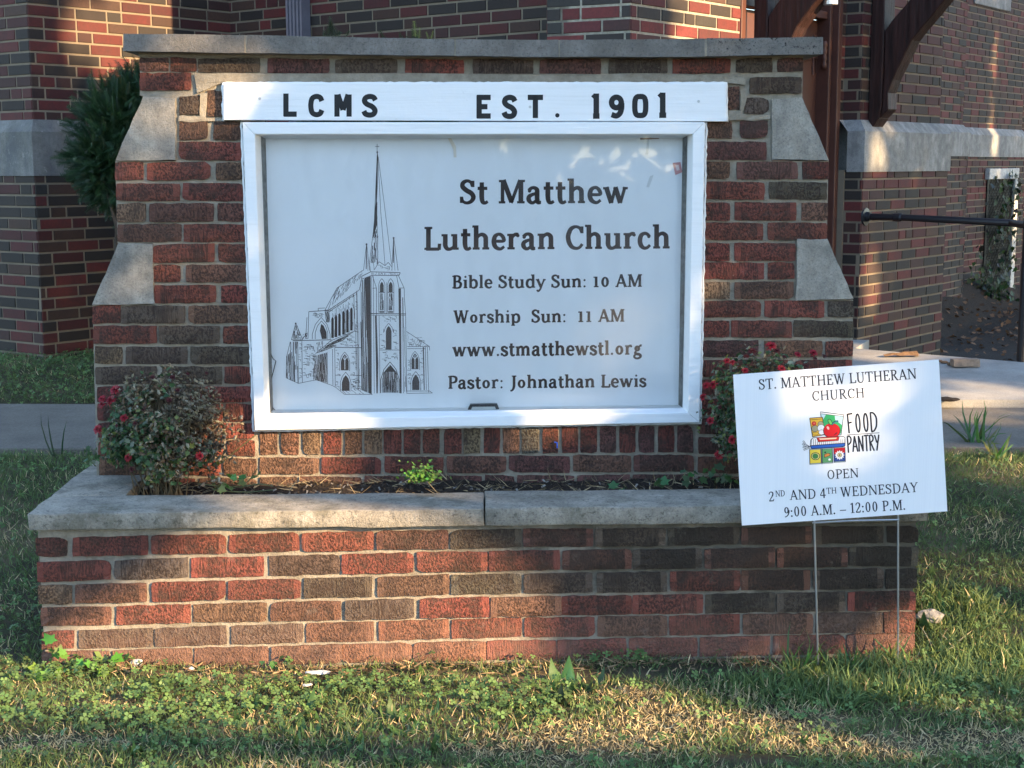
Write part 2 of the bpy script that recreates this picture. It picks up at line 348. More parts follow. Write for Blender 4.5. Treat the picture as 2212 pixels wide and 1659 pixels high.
def far_wall(mb, a, b, z0, z1, course=.0667, bl=.205, jt=.0115, proud=.005, seed=0, body=.15, off=0., gain=1.):
    """brick wall from plan point a to b (outside on the right-hand side when walking from a to b): mortar body + bricks"""
    rnd = random.Random(seed); W = VPlane(a, b); n = W.n; zz = z0
    P = lambda u, z, o: Vector(W.P(u, z, o))
    mb.hexa([P(0, z0, -body), P(W.L, z0, -body), P(W.L, z0, 0), P(0, z0, 0), P(0, z1, -body), P(W.L, z1, -body), P(W.L, z1, 0), P(0, z1, 0)], 1)
    pal = ['R'] * 5 + ['r'] * 4 + ['D'] * 6 + ['B'] * 3 + ['K'] * 2 + ['M'] * 3
    CC = dict(R=(.112, .020, .018), r=(.070, .015, .015), D=(.024, .020, .017), B=(.062, .031, .021), K=(.027, .025, .021), M=(.052, .021, .018))
    row = 0
    while zz < z1 - .02:
        zt = min(zz + course - jt, z1); u = -(rnd.random() * .22) if row % 2 else -(.11 + rnd.random() * .02)
        row += 1
        while u < W.L:
            wd = bl if rnd.random() > .16 else .095
            u0, u1 = max(u, 0), min(u + wd, W.L)
            if u1 - u0 > .015:
                c = CC[rnd.choice(pal)]; f = rnd.uniform(.8, 1.25) * gain; c = (c[0] * f, c[1] * f, c[2] * f, rnd.random()); o = proud + rnd.uniform(-.0015, .0015); e = .0025
                p0 = 0 if u0 == 0 else .0; i0 = len(mb.v)
                j1, j2, j3, j4 = (rnd.uniform(-.0014, .0014) for _ in range(4))
                for (uu, z_, o_) in ((u0, zz, 0), (u1, zz, 0), (u1, zt, 0), (u0, zt, 0), (u0 + e, zz + e + j1, o), (u1 - e, zz + e + j2, o), (u1 - e, zt - e + j3, o), (u0 + e, zt - e + j4, o)):
                    mb.v.append(tuple(P(uu, z_, o_)))
                for q in ((4, 5, 6, 7), (0, 1, 5, 4), (1, 2, 6, 5), (2, 3, 7, 6), (3, 0, 4, 7)):
                    mb.f.append(tuple(i0 + k for k in q)); mb.m.append(0); mb.c.append(c)
            u += wd + jt
        zz += course
    return W
# ------------------------------------------------------------------ the planter box
ZC0, ZC1, PD = .3985, .4470, .73
S = .46                                        # front plane of the sign wall
planter = empty('brick_planter', (1.23, .38, 0), 'low brick planter box with pale stone cap in front of the sign wall', 'planter')
mb = MB()
XO = {0: 0, 1: 737.33, 2: 1474.67}
rows = [  # left, middle and right brick top/bottom in picture rows, splits, kinds
 ((1162, 1201), (1146, 1184), (1139, 1174), [(77,143),(157,318),(327,487),(495,645),(653,806),(814,967),(974,1126),(1131,1281),(1287,1437),(1444,1598),(1603,1753),(1761,1908),(1918,1984)], 'rRRRRMDMDDMDD'),
 ((1213, 1254), (1193, 1234), (1184, 1224), [(80,237),(247,405),(413,568),(582,733),(739,892),(901,1052),(1057,1209),(1216,1364),(1369,1516),(1523,1673),(1680,1830),(1836,1985)], 'RGRDRRRMDMMD'),
 ((1264, 1303), (1243, 1284), (1232, 1273), [(82,153),(163,315),(328,485),(493,648),(657,802),(816,970),(976,1124),(1132,1279),(1290,1440),(1449,1599),(1603,1750),(1758,1908),(1915,1983)], 'TMRRDBGDDRMDD'),
 ((1313, 1351), (1293, 1333), (1281, 1321), [(88,238),(252,410),(418,575),(585,735),(746,893),(907,1056),(1061,1212),(1214,1364),(1367,1518),(1525,1675),(1679,1826),(1833,1981)], 'BRBMGRBRRDDR'),
 ((1363, 1401), (1339, 1379), (1326, 1368), [(90,158),(170,328),(335,488),(500,653),(662,806),(819,969),(977,1126),(1134,1284),(1292,1441),(1447,1598),(1606,1755),(1764,1905),(1911,1978)], 'RGGGBORRBRBDR'),
 ((1408, 1443), (1388, 1427), (1373, 1413), [(90,233),(243,413),(420,578),(587,738),(740,890),(894,1050),(1053,1201),(1205,1352),(1360,1506),(1513,1663),(1671,1826),(1831,1978)], 'BBBBOORRRRRM'),
 ((1454, 1492), (1436, 1474), (1421, 1460), [(92,160),(170,330),(340,490),(500,650),(660,806),(819,969),(977,1126),(1134,1284),(1292,1441),(1447,1598),(1606,1755),(1764,1905),(1911,1978)], 'RBBBRORRRRBRR'),
]
def rowy(px, L_, M_, R_, k, xs=(190, 1000, 1800)):
    a, b, c = L_[k], M_[k], R_[k]
    return a + (b - a) * (px - xs[0]) / (xs[1] - xs[0]) if px < xs[1] else b + (c - b) * (px - xs[1]) / (xs[2] - xs[1])
for L_, M_, R_, xs, ks in rows:
    for (x0, x1), k in zip(xs, ks):
        q = [atY(x0, rowy(x0, L_, M_, R_, 1), 0), atY(x1, rowy(x1, L_, M_, R_, 1), 0), atY(x1, rowy(x1, L_, M_, R_, 0), 0), atY(x0, rowy(x0, L_, M_, R_, 0), 0)]
        for p in q: p.x = min(max(p.x, .0), 2.46)
        near_brick(mb, *q, bcol(k))
mb.box((.006, .0085, -.12), (2.454, PD - .01, ZC0 - .002), 1)
for sgn, a, b in ((-1, (.0, PD), (.0, .06)), (1, (2.46, .06), (2.46, PD))):     # the two ends
    W = VPlane(a, b); rnd = random.Random(sgn + 5)
    for r in range(6):
        u = -.1 if r % 2 else 0.; z0 = .012 + r * .0628
        while u < W.L:
            u0, u1 = max(u, 0), min(u + .2, W.L)
            if u1 - u0 > .03: near_brick(mb, W.P(u0, z0), W.P(u1, z0), W.P(u1, z0 + .052), W.P(u0, z0 + .052), bcol(rnd.choice('RRDBM')), W.n, .03)
            u += .212
mb.build('brickwork', [M['brick_planter'], M['mortar_planter']], planter)
xj = atZ(1047, 1085, ZC1).x
def slab(name, lo, hi, mat, par, seed, amp=.0036, bev=.006, cuts=4):
    m = MB(); m.box(lo, hi); o = m.build(name, mat, par); roughen(o, amp, 14, cuts, seed); md = o.modifiers.new('edge', 'BEVEL'); md.width = .003; md.segments = 2; md.angle_limit = .9
    for p in o.data.polygons: p.use_smooth = True
    md2 = o.modifiers.new('split', 'EDGE_SPLIT'); md2.split_angle = .8
    return o
CB = .192
slab('cap_stone', (-.012, -.02, ZC0), (xj - .0014, CB, ZC1 - .001), M['cap'], planter, 1)
slab('cap_stone', (xj + .0014, -.018, ZC0), (2.478, CB, ZC1 + .002), M['cap'], planter, 2)
slab('cap_stone', (-.012, CB + .004, ZC0), (.205, .722, ZC1), M['cap'], planter, 3)
slab('cap_stone', (2.27, CB + .004, ZC0), (2.478, .722, ZC1), M['cap'], planter, 4)
# ------------------------------------------------------------------ the sign wall
wall = empty('sign_wall', (1.22, S + .15, .45), 'stepped brick church sign wall with stone shoulders and white display case', 'sign wall')
BK = S + .30
def wq(px, py, o=0): return atY(px, py, S - o)
left = [(302,119),(302,206),(310,208.5),(379,212.5),(379,347.5),(249,347.5),(254,525),(330,525),(334,658),(200,658),(211,1100),(566,1100),(540,250),(540,119)]
right = [(1735,119),(1733,211),(1667,214.5),(1667,347.5),(1790,347.5),(1786,516),(1722,516),(1718,647.5),(1843,647.5),(1838,1100),(1498,1100),(1505,250),(1505,119)]
mb = MB()
def body(poly, m):
    P_ = [atY(px, py, S + .0085) for px, py in poly]; mb.prism(P_, (0, BK - S - .0085, 0), m)
def inset(poly):                                  # pull the mortar body in a little at the outer ends, so that bricks and stones stand proud
    cx = sum(p[0] for p in poly) / len(poly); return poly
body(left, 1); body(right, 1)
body([(540,119),(540,250),(1505,250),(1505,119)], 1)
body([(560,920),(566,1100),(1498,1100),(1502,905)], 1)
LR = [  # rows: (left y0,y1), left bricks, kinds, (right y0,y1), right bricks, kinds
 ((262,301),[(388,447),(462,522)],'BM',(262,298),[(1525,1581),(1600,1658)],'BP'),
 ((307,345),[(387,523)],'R',(307,345),[(1525,1655)],'P'),
 ((351,388),[(249,308),(318,453),(467,523)],'RRB',(350,386),[(1525,1576),(1593,1723),(1735,1790)],'BPr'),
 ((397,433),[(251,387),(395,528)],'RR',(394,430),[(1523,1651),(1663,1786)],'RD'),
 ((440,478),[(253,313),(323,460),(470,529)],'TMM',(438,476),[(1521,1576),(1588,1720),(1733,1788)],'RRB'),
 ((485,522),[(254,390),(397,532)],'MR',(482,518),[(1520,1648),(1660,1786)],'RR'),
 ((528,566),[(330,462),(472,533)],'RR',(526,563),[(1520,1576),(1588,1718)],'RR'),
 ((573,609),[(331,388),(402,533)],'RB',(568,603),[(1520,1650),(1660,1716)],'RR'),
 ((617,654),[(334,465),(478,535)],'RR',(610,645),[(1516,1576),(1588,1714)],'TB'),
 ((661,698),[(200,259),(262,398),(407,537)],'RDB',(651,685),[(1516,1643),(1653,1780),(1790,1843)],'RRG'),
 ((705,742),[(202,337),(343,473),(482,538)],'RDR',(694,728),[(1516,1575),(1581,1710),(1716,1843)],'RRD'),
 ((750,786),[(205,263),(272,403),(412,538)],'TDD',(737,770),[(1514,1638),(1653,1776),(1785,1842)],'PBR'),
 ((793,829),[(206,337),(350,478),(485,541)],'DDR',(779,813),[(1513,1575),(1583,1710),(1718,1841)],'RRR'),
 ((836,868),[(210,263),(272,405),(412,543)],'rDR',(822,854),[(1513,1640),(1650,1776),(1785,1840)],'RPR'),
 ((873,909),[(211,340),(350,480),(488,545)],'rRR',(864,896),[(1512,1575),(1583,1710),(1718,1840)],'RPR'),
 ((915,946),[(212,265),(272,405),(412,547)],'RRR',(905,938),[(1511,1640),(1650,1776),(1785,1839)],'PMR'),
 ((952,985),[(213,340),(350,480),(492,549)],'RRR',(946,980),[(1510,1575),(1583,1710),(1718,1839)],'PMR'),
 ((992,1027),[(214,330),(340,475),(484,553)],'BRB',(988,1022),[(1509,1640),(1650,1776),(1785,1838)],'MPR'),
 ((1034,1068),[(214,280),(290,420),(430,553)],'BRB',(1030,1064),[(1508,1575),(1583,1710),(1718,1838)],'PMR'),
]
def lay(x0, x1, ya, yb, k, o=0):
    near_brick(mb, wq(x0, yb, o), wq(x1, yb, o), wq(x1, ya, o), wq(x0, ya, o), bcol(k))
for (ya, yb), bl, kl, (yc, yd), br_, kr in LR:
    for (x0, x1), k in zip(bl, kl): lay(x0, x1, ya, yb, k)
    for (x0, x1), k in zip(br_, kr): lay(x0, x1, yc, yd, k)
T1 = [(302,362),(368,422),(428,560),(578,710),(725,857),(876,1001),(1022,1151),(1167,1297),(1316,1441),(1454,1578),(1591,1668),(1681,1735)]
for (x0, x1), k in zip(T1, 'PRDPGRGPGRDP'.replace('G', 'D')):
    dy = 4 * math.sin((x0 - 300) / 1430 * math.pi); lay(x0, x1, 125 + dy, 153 + dy * 2, k)
lay(302, 411, 158, 194, 'R'); lay(1621, 1731, 167, 201, 'D')
lay(388, 430, 208, 247, 'D'); lay(448, 483, 196, 251, 'B'); lay(1570, 1597, 188, 236, 'B'); lay(1610, 1661, 212, 245, 'G')
xs = [(562,598),(608,644),(655,690),(700,736),(746,781),(788,824),(830,866),(873,907),(914,948),(960,996),(1002,1037),(1046,1079),(1087,1121),(1128,1163),(1173,1205),(1215,1248),(1255,1289),(1297,1330),(1339,1372),(1381,1413),(1423,1456),(1464,1496)]
for (x0, x1), k in zip(xs, 'BBTRBTRRRRTRBKrrrPrPrP'): lay(x0, x1, 928 - (x0 - 560) * .008, 982 - (x0 - 560) * .006, k)
xs = [(562,688),(695,822),(831,957),(966,1093),(1100,1230),(1239,1363),(1370,1498)]
for (x0, x1), k in zip(xs, 'BRRMPMP'): lay(x0, x1, 990 - (x0 - 560) * .007, 1024 - (x0 - 560) * .007, k)
xs = [(562,640),(648,780),(788,920),(928,1040),(1048,1110),(1118,1240),(1248,1360),(1368,1498)]
for (x0, x1), k in zip(xs, 'BMMPPPPP'): lay(x0, x1, 1032 - (x0 - 560) * .007, 1068 - (x0 - 560) * .007, k)
mb.build('brickwork', [M['brick'], M['mortar']], wall)
# smeared mortar over the brick joints round the board
def smear(pts, seed):
    m = MB(); m.prism([wq(px, py, .0015) for px, py in pts], (0, .006, 0)); o = m.build('mortar_patch', M['mortar'], wall); roughen(o, .004, 30, 4, seed)
smear([(420,160),(470,158),(1560,160),(1612,172),(1612,184),(1575,182),(480,178),(425,200)], 1)
smear([(432,202),(446,200),(446,256),(482,255),(482,262),(385,262),(385,250),(432,250)], 2)
smear([(1600,200),(1614,204),(1604,246),(1664,250),(1664,260),(1574,260),(1574,240),(1600,238)], 3)
# stone shoulders
sh = [[(309,208),(378.5,212),(378.5,346),(249.5,346)], [(1733,211),(1668,214),(1668,344),(1790.5,346)], [(255,525.5),(328,526),(333,657),(200,657.5)], [(1788,517),(1723,518),(1719.5,649),(1843.5,645)]]
for i, q in enumerate(sh):
    m = MB(); m.prism([wq(px, py, .004) for px, py in q], (0, BK - S + .002, 0)); o = m.build('shoulder_stone', M['shoulder'], wall); roughen(o, .0036, 18, 4, i + 10)
    for p in o.data.polygons: p.use_smooth = True
    o.modifiers.new('split', 'EDGE_SPLIT').split_angle = .7
# coping slabs (slightly uneven, as laid)
cpx = [(266,72.7,110),(528,75.3,114.5),(534,75.5,114.6),(981,84.5,120.5),(986,84.8,120.7),(1207,86,123),(1210,86,123),(1522,83.5,122),(1528,83,121.5),(1778,80,116.7)]
for i in range(5):
    a, b = cpx[2 * i], cpx[2 * i + 1]; YF = S - .045
    p = [atY(a[0], a[2], YF), atY(b[0], b[2], YF), atY(b[0], b[1], YF), atY(a[0], a[1], YF)]
    m = MB(); m.prism(p, (0, BK + .045 - YF, 0)); o = m.build('coping_slab', M['coping_black'] if i == 4 else M['coping'], wall); roughen(o, .0016, 18, 4, i)
    for q in o.data.polygons: q.use_smooth = True
    o.modifiers.new('split', 'EDGE_SPLIT').split_angle = .7
m = MB()
for a, b in ((1, 2), (3, 4), (5, 6), (7, 8)):
    a, b = cpx[a], cpx[b]; YJ = S - .043; m.prism([atY(a[0] - 1, a[2] - .5, YJ), atY(b[0] + 1, b[2] - .5, YJ), atY(b[0] + 1, b[1] + .6, YJ), atY(a[0] - 1, a[1] + .6, YJ)], (0, .3, 0))
m.build('coping_joint', M['mortar'], wall)
m = MB()                                          # mortar bed under the coping, with joints between the slabs
zc = max(atY(900, 122, S).z, 0); m.prism([wq(300,112),(wq(1736,114)),wq(1736,124),wq(1000,126),wq(300,122)], (0, BK - S, 0)); o = m.build('mortar_bed', M['mortar'], wall)
# name board
YB = S - .024
bd = [(483,259.3),(1569.7,262.5),(1568,180),(483,180)]
m = MB(); m.prism([atY(*p, YB) for p in bd], (0, .0225, 0)); board = m.build('name_board', M['white'], wall, bevel=.002)
m = MB()                                          # lumpy caulk round the board
def bead(pts, r, m, seed):
    rnd = random.Random(seed); L_ = []
    for a, b in zip(pts[:-1], pts[1:]):
        n = max(2, int((Vector(b) - Vector(a)).length / .012))
        L_ += [Vector(a).lerp(Vector(b), k / n) for k in range(n)]
    L_.append(Vector(pts[-1])); m.tube([p + Vector((rnd.uniform(-.0015, .0015), 0, rnd.uniform(-.0009, .0009))) for p in L_], [r * rnd.uniform(.7, 1.15) for _ in L_], 7)
bead([atY(483,262,S-.004), atY(482,180,S-.004), atY(1569,180,S-.004), atY(1570,263,S-.004)], .005, m, 1)
bead([atY(521,930,S-.002) if 0 else atY(521,264,S-.002), atY(548,931,S-.002), atY(1513,914,S-.002), atY(1526,264,S-.002)], .004, m, 2)
m.build('caulk_bead', M['white'], board, smooth=True)
m = MB()
for px, py in ((561, 213), (1145, 231), (1509, 219)): m.tube([atY(px, py, YB - .001), atY(px, py, YB + .002)], .0042, 10)
m.build('screw_head', M['steel'], board)
# display case: frame, liner, vinyl panel, glass
YF = S - .03; YG = S + .014; YP = S + .055
def fr(q_out, q_in, y0, y1):
    o_, i_ = [atY(*p, y0) for p in q_out], [atY(*p, y0) for p in q_in]; d = Vector((0, y1 - y0, 0))
    for k in range(4):
        k2 = (k + 1) % 4; A = [o_[k], o_[k2], i_[k2], i_[k]]; m.hexa([*A, *[p + d for p in A]])
case = None
m = MB()
OUT = [(523.5,264),(1523.5,264),(1511.4,913),(550,929.7)]
IN1 = [(551,290.5),(1497,290),(1486,891),(573,906)]
fr(OUT, IN1, YF, YF + .03 + .015)
case = m.build('display_case', M['white'], wall, bevel=.0025)
m = MB()
def quadring(a, ya, b, yb, ks=range(4)):                       # reveal boards of the case, running back from the frame to the glass stop
    A = [atY(*p, ya) for p in a]; B = [atY(*p, yb) for p in b]
    for k in ks:
        k2 = (k + 1) % 4; m.hexa([A[k], A[k2], B[k2], B[k], *[p + (p - Vector((1.22, p.y, 1.05))).normalized() * .012 for p in (A[k], A[k2], B[k2], B[k])]])
IN0 = [(551.5,291),(1496.5,290.5),(1485.5,890.5),(573.5,905.5)]
IN2 = [(563.5,294.5),(1485,293.5),(1474,880),(584,892)]
quadring(IN0, YF + .004, IN2, YG + .004)
m.build('reveal', M['white'], case)
m = MB()
LIN = [(575,300),(1473.5,299),(1464.5,873.5),(591,884)]
quadring(IN2, YG + .004, LIN, YP + .004, (1, 3))
m.build('liner', M['galv'], case)
m = MB(); quadring(IN2, YG + .004, LIN, YP + .004, (0, 2)); m.build('ledge', M['white'], case)
m = MB(); pq = [(577,301),(1472,300),(1463.5,872.5),(592.5,883)]
m.prism([atY(*p, YP) for p in [(570,294),(1480,294),(1470,880),(586,890)]], (0, .004, 0)); panel = m.build('display_panel', M['print'], case)
m = MB(); m.box((.45, YP + .0045, .55), (1.95, BK - .03, 1.6)); 
m = MB(); m.prism([atY(*p, YG) for p in [(562,293),(1486,292),(1475,881),(583,893)]], (0, .004, 0)); m.build('glass_pane', M['glass'], case)
m = MB(); m.prism([atY(*p, YP + .006) for p in [(560,280),(1500,280),(1490,900),(575,905)]], (0, BK - YP - .012, 0)); m.build('case_back', M['galv'], case)
m = MB(); m.tube([atY(px, py, YP - .006) for px, py in ((567,385),(569,410),(565,430),(573,470),(571,520),(570,560),(575,745),(590,775),(596,780),(586,820),(583,850),(588,880),(596,888),(606,888))], .0013, 6); m.build('cable', M['routed'], case)
# little flood light standing on the case floor
m = MB(); a = [(1009,888),(1079,886),(1074,872.5),(1016,873.5)]
yl = YP - .03
m.prism([atY(*p, yl) for p in a], (0, .018, 0), 0); m.prism([atY(*p, yl - .002) for p in [(1017,887),(1072,886),(1069,878.5),(1020,879)]], (0, .0022, 0), 1)
m.tube([atY(1043,872,yl+.008), atY(1043,888,yl+.008)], .006, 8, 0)
m.build('flood_light', [M['black'], M['lens']], case)
m = MB(); m.prism([atY(*p, YP - .003) for p in [(1453,352),(1470,350),(1474,372),(1459,378)]], (0, .001, 0), 0, (.62, .30, .30)); m.prism([atY(*p, YP - .0035) for p in [(1459,357),(1466,356),(1468,367),(1462,369)]], (0, .0004, 0), 0, (.75, .6, .6)); m.build('sticker', M['colour'], case)
m = MB()
for q in ([(1399,301),(1403,301),(1400,334),(1394,334)], [(1404,380),(1412,378),(1402,405),(1396,404)]): m.prism([atY(*p, YP - .002) for p in q], (0, .0006, 0), 0, (.72, .72, .72))
m.prism([atY(*p, YP - .002) for p in [(966,296),(973,296),(985,316),(986,340),(980,340),(979,322)]], (0, .0006, 0), 0, (.78, .70, .60))
m.build('tape_residue', M['colour'], case)
m = MB(); m.prism([atY(*p, YP - .003) for p in [(1383,295),(1423,293),(1424,300),(1383,301.5)]], (0, .001, 0), 0, (.30, .20, .16)); m.build('tape_strip', M['colour'], case)
